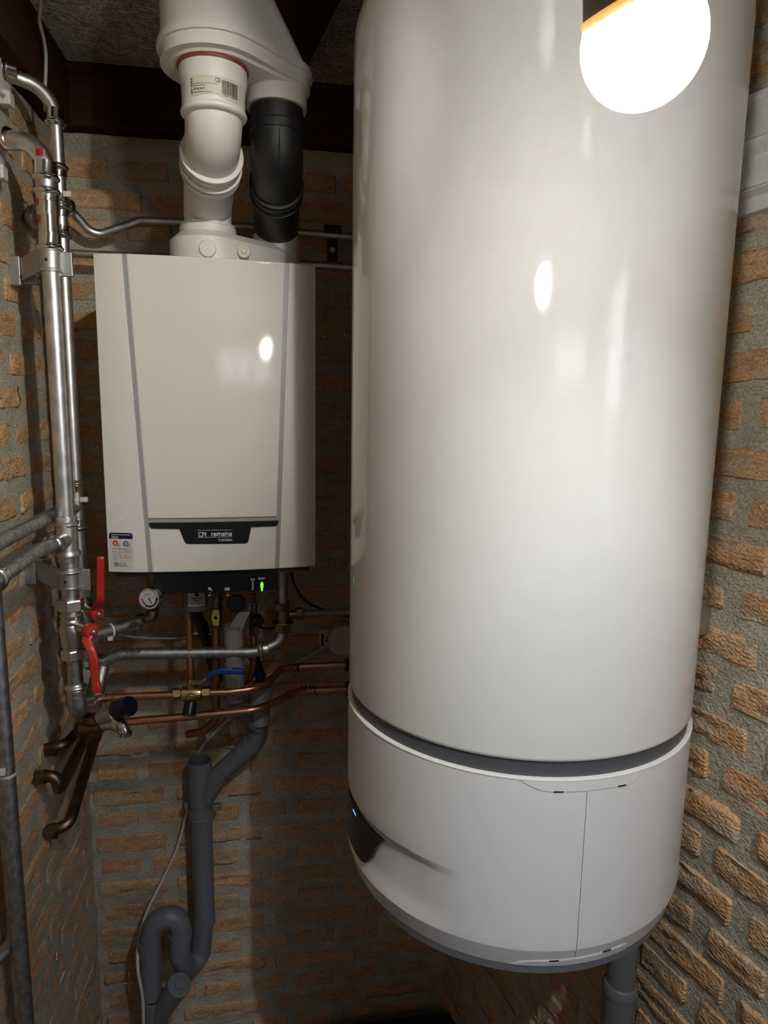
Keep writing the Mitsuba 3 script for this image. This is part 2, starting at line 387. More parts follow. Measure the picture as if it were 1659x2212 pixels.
# ---------------------------------------------------------------- water heater
TC, TR = V(.312, .840, 0), .225
def cyl(th, z, r):
    """point at th degrees from the side facing -y towards +x"""
    a = np.radians(th); return np.stack([TC[0] + r * np.sin(a), TC[1] - r * np.cos(a), np.asarray(z, float) + 0 * a], -1)

def skin(th, rows):
    """closed skin over angles th (n); rows = [(r, z)] functions or numbers of th"""
    n = len(th); P = np.stack([cyl(th, z(th) if callable(z) else np.full(n, z), (r(th) if callable(r) else np.full(n, r))) for r, z in rows])
    v = P.reshape(-1, 3); i = np.arange(len(rows) - 1)[:, None] * n + np.arange(n - 1)[None]
    f = np.stack([i, i + n, i + n + 1, i + 1], -1).reshape(-1, 4)
    return trimesh.Trimesh(v, np.vstack([f[:, [0, 1, 2]], f[:, [0, 2, 3]]]), process=False)

heater = thing('water_heater', 'large white cylindrical water heater with dark grey band on the right', 'water heater')
shell = [(.001, .475), (.16, .473), (.195, .466), (.213, .455), (.2215, .440), (.2245, .425), (TR, .41)] + [(TR, z) for z in np.linspace(.38, -.36, 12)] + [(.2246, -.3628), (.223, -.3645), (.18, -.365)]
part(heater, 'shell', lathe([(r, -z) for r, z in shell], TC, -Z, n=200), 'm_enamel', 40)
part(heater, 'band', lathe([(.18, .3640), (.2212, .3645), (.2212, .3835), (.18, .384)], TC, -Z, n=160), 'm_heater_grey', 40, label='dark grey band round the heater')

def fade(th): # the ledge over the display dies out towards the front
    t = np.clip((-(th) - 29) / 24, 0, 1); return t * t * (3 - 2 * t)
R0 = .2258
def upper(th): return R0 + 0 * th
def lower(th): return R0 - .0062 * fade(th)
rows = [(R0 - .02, -.3833), (R0 - .002, -.3833), (R0 - .0002, -.3840), (R0, -.3855), (upper, -.40), (upper, -.45), (upper, -.49), (upper, -.5045)]
rows += [((lambda th, k=k: R0 - .0062 * fade(th) * (k / 5)), -.5045 - .0130 * k / 5) for k in range(1, 6)]
rows += [(lower, -.53), (lower, -.56), (lambda th: R0 - .0026 * fade(th), -.575), (R0, -.5855), (R0 - .0005, -.5868), (.2185, -.6105), (.2180, -.6112), (.19, -.6115)]
for a, b in ((-180, .93), (1.07, 180)):
    part(heater, 'cover', skin(np.linspace(a, b, 140), rows), 'm_shroud', 40)
part(heater, 'inner_core', lathe([(.18, .384), (.2225, .3845), (.2195, .5), (.2195, .56), (.2195, .585), (.205, .606), (.05, .607)], TC, -Z, n=96), 'm_heater_base', 40)  # grey colour stands in for the shade inside the cover seam
part(heater, 'rim', lathe([(R0 - .02, .3828), (R0 - .0012, .3826), (R0 + .0009, .3836), (R0 + .0009, .3848), (R0 - .02, .3852)], TC, -Z, n=200), 'm_shroud_edge', 40, label='thin white rim on the lower cover')
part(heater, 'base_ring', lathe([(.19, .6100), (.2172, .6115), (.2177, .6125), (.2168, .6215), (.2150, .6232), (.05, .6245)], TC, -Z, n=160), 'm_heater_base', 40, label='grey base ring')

def patch(poly_thz, off, m, name, parent, r=R0, chamfer=False, **kw):
    """thin plate lying on the drum: polygon in (arc metres, z)"""
    return None
def on_cover(th, z):
    th = np.asarray(th, float); z = np.asarray(z, float)
    lo = R0 - .0062 * fade(th)
    r = np.where(z > -.5045, R0, np.where(z > -.5175, R0 - .0062 * fade(th) * (-.5045 - z) / .0130, np.where(z > -.56, lo, R0 - .0062 * fade(th) * np.clip((z + .5855) / .0255, 0, 1))))
    return np.where(z < -.5868, .2253 - (-.5868 - z) / .0237 * .0068, r)
def plate(poly, h, lift=.0, base=.001):
    """plate over a polygon in (degrees, z), following the cover, h thick"""
    g = extrude(poly, 1.0)
    for _ in range(3): g = g.subdivide_to_size(1.0, max_iter=12) if False else g
    # cut into narrow strips so that it bends with the drum
    x0, y0, x1, y1 = poly.bounds; n = max(2, int((x1 - x0) / 2.0)); ms = []
    for k in range(n):
        c = poly.intersection(sbox(x0 + (x1 - x0) * k / n, y0 - 1, x0 + (x1 - x0) * (k + 1) / n, y1 + 1))
        for q in getattr(c, 'geoms', [c]):
            if q.geom_type == 'Polygon' and q.area > 1e-9: ms.append(extrude(q, 1.0))
    g = cat(*ms); v = np.array(g.vertices)
    r = on_cover(v[:, 0], v[:, 1]) + lift - base + v[:, 2] * (h + base)
    return trimesh.Trimesh(cyl(v[:, 0], v[:, 1], r), g.faces, process=False)
def scaled(poly, sx, sz): return shapely.affinity.scale(poly, sx, sz)
import shapely.affinity
tabA = Polygon([(-17.2, -.3852), (-14.0, -.3915), (-11.5, -.3950), (-9, -.3962), (12.5, -.3962), (15.5, -.3945), (17.6, -.3905), (19.6, -.3852)])
tab = part(heater, 'access_tab', plate(tabA, .0010), 'm_shroud_edge', 30, label='slim access tab below the rim')
part(heater, 'access_tab_seal', plate(Polygon([(-17.5, -.3850), (-14.2, -.3918), (-11.6, -.39545), (-9, -.3967), (12.6, -.3967), (15.7, -.3950), (17.9, -.3908), (19.9, -.3850)]), .0004), 'm_heater_base', 30)  # grey plate paints the dark gap line round the tab
for a in (-7.0, 11.5):
    part(tab, 'slot', plate(sbox(a - 1.3, -.3968, a + 1.3, -.3954), .0013), 'm_black', 30)
tabB = Polygon([(-16.5, -.6100), (-14.0, -.6045), (-10, -.6020), (12, -.6000), (17, -.5995), (18.8, -.6015), (19.6, -.6100)])
tab2 = part(heater, 'access_tab', plate(tabB, .0009), 'm_shroud', 30, label='curved access tab in the lower bevel')
part(heater, 'access_tab_border', plate(Polygon([(-17.2, -.6100), (-14.4, -.6036), (-10.1, -.6009), (12, -.5988), (17.3, -.5983), (19.3, -.6007), (20.2, -.6100)]), .0005), 'm_shroud_edge', 30)
for a in (-5.0, 11.5):
    part(tab2, 'slot', plate(sbox(a - 1.4, -.6022 + (a + 5) * .00012, a + 1.4, -.6006 + (a + 5) * .00012), .0012), 'm_black', 30)
# display let into the cover on the left
disp = part(heater, 'display_panel', plate(Polygon([(-60.8, -.5185), (-63.5, -.531), (-67.5, -.558), (-69.2, -.5665), (-72, -.5705), (-92, -.572), (-92, -.5185)]), .0058), 'm_black', 30, label='black glass display panel')
part(disp, 'screen_icon', plate(sbox(-81.5, -.5345, -78.2, -.5215), .0061), {'type': 'diffuse', 'reflectance': rgb((.02, .03, .1))}, 30, label='lit blue symbol on the display', emitter=glow((.25, .45, 3.2), .03))
part(disp, 'screen_icon', plate(sbox(-82.2, -.5405, -81.0, -.5375), .0061), {'type': 'diffuse', 'reflectance': rgb((.02, .03, .1))}, 30, label='lit blue dot on the display', emitter=glow((.25, .45, 3.0), .03))
part(disp, 'dial_arc', plate(Polygon([(-76.5 + 4.6 * math.cos(t), -.545 + .0165 * math.sin(t)) for t in np.linspace(-1.3, .9, 10)] + [(-76.5 + 4.3 * math.cos(t), -.545 + .0156 * math.sin(t)) for t in np.linspace(.9, -1.3, 10)]), .0061), 'm_trim', 30)
# wall hook behind the heater
part(heater, 'wall_bracket', hull([TC + NR * a + UR * b + Z * c for a in (.215, CR - float(NR @ TC) - .001) for b in (-.09, .09) for c in (.30, .36)]), 'm_bracket')
part(heater, 'wall_bracket', hull([TC + NR * a + UR * b + Z * c for a in (.215, CR - float(NR @ TC) - .001) for b in (-.09, .09) for c in (-.30, -.25)]), 'm_bracket')

# ---------------------------------------------------------------- gas boiler
BTH = .04; BO = V(-.118, 1.178, 0)
EU = V(math.cos(BTH), math.sin(BTH), 0); EV = V(-math.sin(BTH), math.cos(BTH), 0)
def vf(u):
    a = np.abs(u); return np.where(a < .129, a * a / 2.3, .129 ** 2 / 2.3 + .112 * (a - .129) + .5 * (.24 / .052) * np.maximum(a - .129, 0) ** 2)
def bmap(u, z, v):
    u, z, v = (np.asarray(q, float) for q in (u, z, v))
    return BO + u[..., None] * EU + v[..., None] * EV + z[..., None] * Z
def onb(mesh, lift=0.0):
    """mesh in (u, z, outward) -> on the curved front"""
    w = np.array(mesh.vertices); return trimesh.Trimesh(bmap(w[:, 0], w[:, 1], vf(w[:, 0]) - lift - w[:, 2]), mesh.faces, process=False)
def slab(poly, h, step=.006, lift=0.0, edge=0.0):
    """plate over a (u, z) polygon bent to the front; cut in upright strips to follow the curve"""
    x0, y0, x1, y1 = poly.bounds; n = max(1, int((x1 - x0) / step)); ms = []
    for k in range(n):
        c = poly.intersection(sbox(x0 + (x1 - x0) * k / n, y0 - 1, x0 + (x1 - x0) * (k + 1) / n, y1 + 1))
        for q in getattr(c, 'geoms', [c]):
            if q.geom_type == 'Polygon' and q.area > 1e-10: ms.append(extrude(q, h))
    return onb(cat(*ms), lift)
def panel(uL, uR, z0, z1, m, name, label=None, edge=.0014, depth=.006, nu=26, nz=30):
    """front panel whose side edges may slant (uL(z), uR(z)), edges rounded over"""
    zs = np.concatenate([[z0, z0, z0 + edge * .4, z0 + edge], np.linspace(z0 + .004, z1 - .004, nz), [z1 - edge, z1 - edge * .4, z1, z1]])
    dz = np.concatenate([[depth, edge, edge * .4, 0], np.zeros(nz), [0, edge * .4, edge, depth]])
    s = np.concatenate([[0, 0, .004, .012], np.linspace(.03, .97, nu), [.988, .996, 1, 1]])
    ds = np.concatenate([[depth, edge, edge * .35, 0], np.zeros(nu), [0, edge * .35, edge, depth]])
    SZ, SS = np.meshgrid(zs, s, indexing='ij'); D = np.maximum(dz[:, None], ds[None])
    U = uL(SZ) * (1 - SS) + uR(SZ) * SS
    v = bmap(U, SZ, vf(U) + D).reshape(-1, 3); n = len(s)
    i = np.arange(len(zs) - 1)[:, None] * n + np.arange(n - 1)[None]
    f = np.stack([i, i + 1, i + n + 1, i + n], -1).reshape(-1, 4)
    return part(boiler, name, trimesh.Trimesh(v, np.vstack([f[:, [0, 1, 2]], f[:, [0, 2, 3]]]), process=False), m, 40, label)

boiler = thing('gas_boiler', 'white wall hung gas boiler with black name plate left of the tank', 'boiler')
BT, BB, HW = .2375, -.2890, .1790
seam = lambda z: .1075 + (z - BB) / (BT - BB) * (.1290 - .1075)
back = [(-HW, float(vf(HW)) + .004), (-HW, .345), (HW, .345), (HW, float(vf(HW)) + .004)]
fr = [(u, float(vf(u)) + .0045) for u in np.linspace(HW, -HW, 40)]
cas = extrude(Polygon(back + fr[1:-1]), BT - BB - .001)
w = np.array(cas.vertices)
part(boiler, 'casing', trimesh.Trimesh(bmap(w[:, 0], w[:, 2] + BB + .0005, w[:, 1]), cas.faces, process=False), 'm_boiler', 30)
g = .0044
panel(lambda z: 0 * z - HW, lambda z: -seam(z) - g, BB, BT, 'm_boiler', 'side_panel', depth=.0045)
panel(lambda z: seam(z) + g, lambda z: 0 * z + HW, BB, BT, 'm_boiler', 'side_panel', depth=.0045)
panel(lambda z: -seam(z) + g * .55, lambda z: seam(z) - g * .55, -.1945, BT, 'm_boiler', 'front_panel', depth=.0045)
panel(lambda z: -seam(z) + g * .55, lambda z: seam(z) - g * .55, BB, -.2105, 'm_boiler', 'lower_panel', depth=.0045)
for s in (-1, 1):
    zs = np.linspace(BB + .0005, BT - .0005, 20)
    q = Polygon([(s * (seam(z) - g * .62), z) for z in zs] + [(s * (seam(z) + g * 1.05), z) for z in zs[::-1]])
    part(boiler, 'seam_trim', slab(q, .0015, lift=-.0036), 'm_trim', 30, label='grey seam strip in the front')
part(boiler, 'handle_strip', slab(Polygon([(-.107, -.1960), (.1115, -.1960), (.1108, -.2010), (-.1062, -.2010)]), .0012, lift=-.002), 'm_trim', 30, label='grey strip under the front panel')
part(boiler, 'handle_bar', slab(Polygon([(-.1070, -.2015), (.1125, -.2015), (.1090, -.2108), (.068, -.2112), (-.062, -.2118), (-.1030, -.2108)]), .0035, lift=-.0005), 'm_black', 30, label='black grip bar')
plate_b = Polygon([(-.0605, -.2098), (.0668, -.2092), (.0640, -.2128), (.0592, -.2355), (.0570, -.2388), (.0535, -.2402), (-.0440, -.2386), (-.0470, -.2372), (-.0492, -.2340), (-.0568, -.2120)])
npl = part(boiler, 'name_plate', slab(plate_b, .0018, lift=.0), 'm_black', 30, label='black name plate with white lettering')
def lettering(txt, u0, z0, h, wmax=None, bold=False, d=.0003):
    t = meshkit.text_mesh(txt, h, d, bold)
    if wmax: t.apply_scale([wmax / t.bounds[1][0], 1, 1])
    t.apply_translation([u0, z0, 0]); return t
def hline(u0, u1, z0, z1, h=.0003, n=10):
    return cat(*[extrude(sbox(u0 + (u1 - u0) * k / n, z0, u0 + (u1 - u0) * (k + 1) / n, z1), h) for k in range(n)])
logo = [lettering('remeha', -.0045, -.2258, .0075, .0355, True)]
for z in (-.2153, -.2278): logo.append(hline(-.0272, .0318, z - .0003, z + .0003))
sq = rrect(-.0253, -.2262, -.0173, -.2187, .0001).difference(sbox(-.0241, -.2249, -.0187, -.2200))
rr = Polygon([(-.0175, -.2187), (-.0128, -.2187), (-.0118, -.2197), (-.0118, -.2217), (-.0128, -.2227), (-.0137, -.2229), (-.0116, -.2262), (-.0130, -.2262), (-.0152, -.2229), (-.0175, -.2229), (-.0175, -.2217), (-.0132, -.2217), (-.0130, -.2199), (-.0175, -.2199)])
logo += [extrude(sq, .0003), extrude(rr.buffer(0), .0003), lettering('TZERRA', .0075, -.2350, .0037, .0242, True)]
part(npl, 'lettering', onb(cat(*logo), lift=.0018), 'm_print', False, label='white lettering')
part(boiler, 'screw_cap', slab(Point(.1125, .2300).buffer(.0013), .0008), 'm_trim')
# control panel under the front
CZ0, CZ1 = -.3300, BB
cp = extrude(Polygon([(u, float(vf(u)) + .010) for u in np.linspace(-.104, .110, 24)] + [(.110, .10), (-.104, .10)]), CZ1 - CZ0)
w = np.array(cp.vertices)
ctl = part(boiler, 'control_panel', trimesh.Trimesh(bmap(w[:, 0], w[:, 2] + CZ0, w[:, 1]), cp.faces, process=False), 'm_panelblack', 30, label='black control panel underneath')
um = cp = extrude(Polygon([(u, float(vf(u)) + .012) for u in np.linspace(-.168, .168, 24)] + [(.168, .33), (-.168, .33)]), .012)
w = np.array(um.vertices); part(boiler, 'underside', trimesh.Trimesh(bmap(w[:, 0], w[:, 2] + BB - .010, w[:, 1]), um.faces, process=False), 'm_blackmat', 30)
pr = []
def at_px(u, z): return u, z
u_, z_ = (0.0744, -0.3097)
pr.append(lettering('RESET', u_, z_, .0032, .0125, True))
u_, z_ = (0.0622, -0.3108)
pr += [extrude(sbox(u_ + k * .0026, z_ - .0008, u_ + k * .0026 + .0012, z_ + .0038), .0003) for k in range(3)]
u_, z_ = (0.0162, -0.3272)
rad = rrect(u_, z_, u_ + .0088, z_ + .0052, .001)
pr.append(extrude(rad.difference(union_ := shapely.union_all([sbox(u_ + .0012 + k * .0018, z_ + .0012, u_ + .0021 + k * .0018, z_ + .0042) for k in range(4)])), .0003))
pr.append(lettering('80', u_ + .0028, z_ - .0102, .0026, .0046, True)); pr.append(extrude(Point(u_ + .0045, z_ - .0045).buffer(.0007), .0003)); pr.append(extrude(sbox(u_ + .0095, z_ - .009, u_ + .0108, z_ - .0083), .0003))
u_, z_ = (-0.0131, -0.3261)
pr.append(extrude(shapely.union_all([sbox(u_, z_ + .0036, u_ + .006, z_ + .0048), sbox(u_ + .0012, z_ + .0012, u_ + .0072, z_ + .0026), sbox(u_ + .0024, z_ + .0012, u_ + .0036, z_ + .006), sbox(u_ + .006, z_ - .001, u_ + .0072, z_ + .0026)]), .0003))
pr.append(lettering('65', u_ + .0004, z_ - .0102, .0026, .0044, True)); pr.append(extrude(Point(u_ + .004, z_ - .004).buffer(.0007), .0003)); pr.append(extrude(sbox(u_ + .0085, z_ - .009, u_ + .0098, z_ - .0083), .0003))
part(ctl, 'lettering', onb(cat(*pr), lift=-.0100), 'm_print', False, label='white printed symbols')
u_, z_ = (0.0815, -0.3228)
lens = shapely.union_all([sbox(u_ - .0016, z_ - .0080, u_ + .0016, z_ + .0080), Point(u_, z_ + .0040).buffer(.0028), Point(u_, z_ - .0002).buffer(.0027)])
part(ctl, 'signal_lamp', slab(lens, .0012, lift=-.0100), {'type': 'diffuse', 'reflectance': rgb((.05, .3, .02))}, False, label='lit green signal lamp', emitter=glow((.35, 2.6, .04), .03))
u_, z_ = (0.0653, -0.3211)
part(ctl, 'slider', slab(rrect(u_ - .0014, z_ - .0075, u_ + .0014, z_ + .0085, .0005), .0012, lift=-.0100), 'm_trim', False)
# inspection sticker at the lower left
sx0, sx1, sz0, sz1 = -.1752, -.1353, -.2845, -.2193
stk = part(boiler, 'inspection_sticker', slab(rrect(sx0, sz0, sx1, sz1, .0022), .0003), 'm_paper', False, label='white inspection sticker with navy heading')
navy = rrect(sx0, sz1 - .02, sx1, sz1, .0045).intersection(sbox(sx0, sz1 - .0105, sx1, sz1))
part(stk, 'heading', slab(navy, .0002, lift=.0003), 'm_navy', False)
hd = [lettering('GECONTROLEERD', sx0 + .0035, sz1 - .0044, .0021, .0325), lettering('2022', sx0 + .0037, sz1 - .0094, .0036, .0120, True)]
part(stk, 'heading_print', onb(cat(*hd), lift=.0005), 'm_print', False)
def disc(u, z, r): return Point(u, z).buffer(r, quad_segs=6)
c1, c2 = (sx0 + .0104, sz1 - .0186), (sx0 + .0282, sz1 - .0190)
part(stk, 'flame_symbol', slab(disc(*c1, .0049), .0002, lift=.0003), scene.setdefault('m_orange', matte((.36, .07, .025))) and 'm_orange', False)
part(stk, 'frost_symbol', slab(disc(*c2, .0049), .0002, lift=.0003), scene.setdefault('m_frost', matte((.05, .11, .28))) and 'm_frost', False)
flame = Polygon([(0, -.0032), (.0022, -.0018), (.0021, .0003), (.0008, .0021), (.0004, .0008), (-.0006, .0034), (-.0021, .0006), (-.0022, -.0018)])
ice = shapely.union_all([shapely.affinity.rotate(sbox(-.0036, -.0004, .0036, .0004), a, origin=(0, 0)) for a in (0, 45, 90, 135)])
wh = [extrude(shapely.affinity.translate(flame, *c1), .0002), extrude(shapely.affinity.translate(ice, *c2), .0002), extrude(disc(c1[0] + .0052, c1[1] - .0034, .0022), .0002), extrude(disc(c2[0] + .0052, c2[1] - .0034, .0022), .0002)]
part(stk, 'symbol_print', onb(cat(*wh), lift=.0005), scene.setdefault('m_palepink', matte((.55, .42, .38))) and 'm_palepink', False)
ik = [extrude(disc(c[0] + .0052, c[1] - .0034, .0026).difference(disc(c[0] + .0052, c[1] - .0034, .0021)), .00025) for c in (c1, c2)]
for k, (a, t, bld) in enumerate((('www.technieknederland.nl', -.0280, 1), ('Bedrijf', -.0333, 1), ('Datum', -.0380, 1), ('Volgende', -.0426, 1), ('Telefoon', -.0471, 1))):
    ik.append(lettering(a, sx0 + .0046, sz1 + t, .0013, .0330 if k == 0 else .0062 if k < 3 else .0085))
ik += [hline(sx0 + .0048, sx0 + .038, sz1 + t, sz1 + t + .00022, .00025, 6) for t in (-.0290, -.0345, -.0393, -.0440, -.0487)]
ik += [lettering('Techniek', sx0 + .0148, sz1 - .0553, .0020, .0132, True), lettering('Nederland', sx0 + .0148, sz1 - .0588, .0020, .0152, True), lettering('Erkend', sx0 + .0148, sz1 - .0519, .0010, .005)]
seal = disc(sx0 + .0103, sz1 - .0553, .0038).difference(shapely.union_all([shapely.affinity.translate(shapely.affinity.rotate(sbox(-.0038, -.0004, .0038, .0004), a, origin=(0, 0)), sx0 + .0103, sz1 - .0553) for a in (20, 80, 140)])).difference(disc(sx0 + .0103, sz1 - .0553, .0010))
ik += [extrude(q, .0002) for q in seal.geoms]
part(stk, 'print', onb(cat(*ik), lift=.0003), 'm_ink', False)
def pen(strokes, u0, z0, w=.00028):
    return [extrude(LineString([(u0 + a, z0 + b) for a, b in st]).buffer(w), .0002) for st in strokes]
K = .001
hand = pen([[(0, 4*K), (1.6*K, -2*K), (4.0*K, 4.6*K)], [(7*K, -1.5*K), (8.2*K, 3*K), (11*K, 3.4*K)], [(7.7*K, 1*K), (9.6*K, 1.2*K)], [(11.6*K, -1.4*K), (12.6*K, 3.2*K), (14*K, 2.6*K), (12.4*K, .8*K), (14.4*K, -1.2*K)],
            [(15.4*K, 2.8*K), (16.4*K, -.8*K), (18.6*K, 2.6*K)], [(22.4*K, 2.6*K), (20.2*K, 2.4*K), (19*K, -1.5*K), (22*K, -1.2*K)], [(19.7*K, .8*K), (21.6*K, .9*K)]], sx0 + .0152, sz1 - .0330, .00022)
hand += pen([[(0, -1.6*K), (1.4*K, 2.4*K)], [(2.2*K, 1.6*K), (4*K, 2.2*K), (4.2*K, .6*K), (2.4*K, -1.8*K), (5.2*K, -1.6*K)], [(7.4*K, .3*K), (8.8*K, .3*K)], [(12.4*K, 2.4*K), (10.8*K, -.2*K), (14.2*K, -.4*K)], [(13.6*K, .8*K), (12.8*K, -2.2*K)]], sx0 + .0142, sz1 - .0382, .00022)
hand += pen([[(0, .6*K), (1.4*K, 2*K), (2.6*K, 1.2*K), (.6*K, -2.2*K), (4*K, -2.4*K)], [(5*K, -.6*K), (6.4*K, 1*K), (7.6*K, -.4*K), (6.2*K, -1.6*K), (5*K, -.6*K)], [(9*K, .6*K), (10.6*K, 1.4*K), (11.4*K, .2*K), (9*K, -2*K), (12*K, -2.2*K)], [(13*K, 1.2*K), (15*K, 1.2*K), (14*K, -.2*K), (15.4*K, -1.2*K), (13.4*K, -2.6*K)]], sx0 + .0178, sz1 - .0430, .00022)
part(stk, 'handwriting', onb(cat(*hand), lift=.0005), scene.setdefault('m_pen', matte((.10, .09, .11))) and 'm_pen', False)

# ---------------------------------------------------------------- flue
PW, PB = V(-.122, 1.25, 0), V(-.0065, 1.325, 0)     # the two sockets on the boiler
base = thing('flue_adapter', 'white plastic flue adapter block with round knob on top of the boiler', 'flue adapter')
def circ(c, r, n=40): return [(c[0] + r * math.cos(t), c[1] + r * math.sin(t)) for t in np.arange(n) * 2 * math.pi / n]
pl = shapely.MultiPoint(circ(PW, .0640) + circ(PB, .0445)).convex_hull
zt = .2855
b_ = extrude(pl, zt - .012 - BT); b_.apply_translation([0, 0, BT])
top_ = hull([(x, y, zt - .012) for x, y in np.array(pl.exterior.coords)] + [(x, y, zt) for x, y in np.array(pl.buffer(-.013).exterior.coords)])
part(base, 'body', cat(b_, top_), 'm_flue', 30)
part(base, 'socket', lathe([(.0470, 0), (.0478, .012), (.0478, .0165), (.0462, .018), (.0462, .021), (.041, .0215)], PW + Z * (zt - .004), Z, n=48), 'm_flue', 40)
part(base, 'socket', lathe([(.0440, 0), (.0440, .0700), (.0425, .0715), (.041, .0715)], PB + Z * BT, Z, n=48), 'm_flue', 40)
fd = unit(-V(pl.exterior.coords[0][0] * 0, 1, 0))
kp = V(-0.1169, 1.1860, 0.2526)
kn = lathe([(.0135 + (.0006 if k % 2 else 0), 0) for k in (0,)] + [(.0138, .008), (.0128, .0095), (.001, .0098)], kp + V(0, .006, 0), -Y_, n=40)
part(base, 'knob', kn, 'm_flue', 30, label='knurled round knob')
part(base, 'knob_yoke', rbox(kp + V(-.0125, .002, -.012), kp + V(.0125, .02, .018), .002), 'm_flue', 30)
pp = V(-0.0599, 1.2080, 0.2557)
part(base, 'test_plug', cat(lathe([(.0112, 0), (.0112, .0055), (.0104, .0065), (.0045, .0065), (.0045, .0060)], pp + V(0, .004, 0), -Y_, n=32)), 'm_label', 30)
part(base, 'test_plug_pin', lathe([(.0042, 0), (.0042, .008), (.003, .009)], pp + V(0, .004, 0), -Y_, n=20), 'm_flue', 30)

A1, B1 = V(-.090, 1.045, 0), V(-.003, 1.105, 0)     # the two sockets of the housing overhead
house = thing('flue_housing', 'large white eccentric flue housing hanging from the ceiling above both pipes', 'flue housing')
zr = .482
def ringpts(c, r, z, n=64): return [(c[0] + r * math.cos(t), c[1] + r * math.sin(t), z) for t in np.arange(n) * 2 * math.pi / n]
AB = A1 + V(.003, .012, 0)
part(house, 'hood', hull(ringpts(AB, .0735, .575) + ringpts(AB, .0735, zr + .010) + ringpts(B1, .0480, zr + .010)), 'm_flue', 25)
part(house, 'barrel', lathe([(.0735, 0), (.0735, .20)], AB + Z * .5745, Z, n=64), 'm_flue', 40)
for nm, gr, za, zb in (('rim', .0035, zr + .0075, zr + .0125), ('rim', .0060, zr - .0005, zr + .0062), ('skirt', .0020, zr - .017, zr)):
    part(house, nm, hull(ringpts(AB, .0735 + gr, za) + ringpts(B1, .0480 + gr, za) + ringpts(AB, .0735 + gr, zb) + ringpts(B1, .0480 + gr, zb)), 'm_flue', 25)
part(house, 'bottom_plate', hull(ringpts(AB, .062, zr - .0205) + ringpts(B1, .0435, zr - .0205) + ringpts(AB, .067, zr - .015) + ringpts(B1, .0465, zr - .015)), 'm_flue', 25)
part(house, 'seal_ring', lathe([(.042, 0), (.0485, .001), (.0495, .0035), (.0485, .006), (.042, .007)], A1 + Z * (zr - .0255), Z, n=48), 'm_silicone', 40, label='brown red silicone seal ring')
part(house, 'socket', lathe([(.0400, 0), (.0452, 0), (.0452, .03), (.043, .031)], B1 + Z * (zr - .043), Z, n=48), 'm_flue', 40)

flue = thing('flue_pipe', 'white plastic flue pipe with a barcode label, bent twice above the boiler', 'flue pipe')
za = zr - .022
part(flue, 'pipe', tube([A1 + Z * za, A1 + Z * .388, PW + V(0, 0, .330), PW + Z * (zt + .010)], .0398, bend=[.062, .062], n=48, steps=14), 'm_flue', 40)
part(flue, 'socket', lathe([(.0405, -.004), (.0465, 0), (.0467, .018), (.0445, .024), (.0437, .030), (.0435, .052), (.0440, .0545), (.0452, .0560), (.0460, .0585), (.0452, .0610), (.0425, .0630), (.0398, .0635)], A1 + Z * za, -Z, n=56), 'm_flue', 40)
# wavy barcode label round the socket
def around(c, r, a, z): a = np.radians(a); return np.stack([c[0] + r * np.sin(a), c[1] - r * np.cos(a), z], -1)
def wrap(poly, c, r, h=.0003, step=3.0):
    x0, y0, x1, y1 = poly.bounds; n = max(1, int((x1 - x0) / step)); ms = []
    for k in range(n):
        q = poly.intersection(sbox(x0 + (x1 - x0) * k / n, y0 - 1, x0 + (x1 - x0) * (k + 1) / n, y1 + 1))
        for p in getattr(q, 'geoms', [q]):
            if p.geom_type == 'Polygon' and p.area > 1e-10: ms.append(extrude(p, h))
    m = cat(*ms); v = np.array(m.vertices); return trimesh.Trimesh(around(c, r + v[:, 2], v[:, 0], v[:, 1]), m.faces, process=False)
lz0, lz1 = za - .0515, za - .0245
wv = lambda a: .0009 * math.sin(a * .09)
lab = Polygon([(a, lz1 + wv(a)) for a in np.linspace(-38, 64, 40)] + [(a, lz0 + .0028 + wv(a + 12) * 1.3 - (.0022 if a > 12 else 0)) for a in np.linspace(64, -38, 40)])
lb = part(flue, 'barcode_label', wrap(lab, A1, .0440), 'm_label', False, label='cream sticker with barcode')
def wraptext(txt, a0, z0, h, wdeg, bold=False, turn=False):
    t = meshkit.text_mesh(txt, h, .0003, bold); s = math.degrees(1 / .0440)
    v = np.array(t.vertices); L = v[:, 0].max()
    if turn: a, z = a0 + v[:, 1] * s, z0 - v[:, 0] * (wdeg / L)
    else: a, z = a0 + v[:, 0] / L * wdeg, z0 + v[:, 1]
    return trimesh.Trimesh(around(A1, .0443 + v[:, 2], a, z), t.faces, process=False)
tx = [wraptext('SAFE-PP', -37, lz1 - .003, .0029, .0200, True, True), wraptext('CE', 8, lz1 - .0085, .0052, 9, False), wraptext('40.046.28.92', -31, lz1 - .0185, .0026, 21, True),
      wraptext('EN 14471 T120 H1 W 2 O20 LI E U', -31, lz1 - .0115, .0015, 44), wraptext('EN 14471:2013+A1', -31, lz1 - .0142, .0015, 22), wraptext('Safe pp rookgasafvoer bocht 87 wit', -31, lz1 - .0222, .0017, 33), wraptext('0', 12, lz1 - .0235, .0018, 1.6)]
r5 = random.Random(3); a = 19.0; bars = []
while a < 50:
    wd = r5.choice((.35, .35, .7, 1.0)); bars.append(wrap(sbox(a, lz1 - .0215 - (.0 if int(a) % 7 else .001), a + wd, lz1 - .0045), A1, .0443)); a += wd + r5.choice((.35, .7, .7, 1.0))
tx.append(wraptext('718094 265322', 20, lz1 - .0243, .0022, 29))
part(lb, 'print', cat(*tx, *bars), 'm_ink', False)
dirw = unit(PW + V(0, 0, .330) - (A1 + Z * .388))
for k, (t, r_, w_) in enumerate(((.062, .0465, .006), (.072, .0445, .010), (.088, .0468, .006), (.104, .0455, .005))):
    part(flue, 'collar', lathe([(.0398, 0), (r_, .0008), (r_ + .0006, w_ / 2), (r_, w_ - .0008), (.0398, w_)], A1 + Z * .388 + dirw * t, dirw, n=56), 'm_flue', 40)
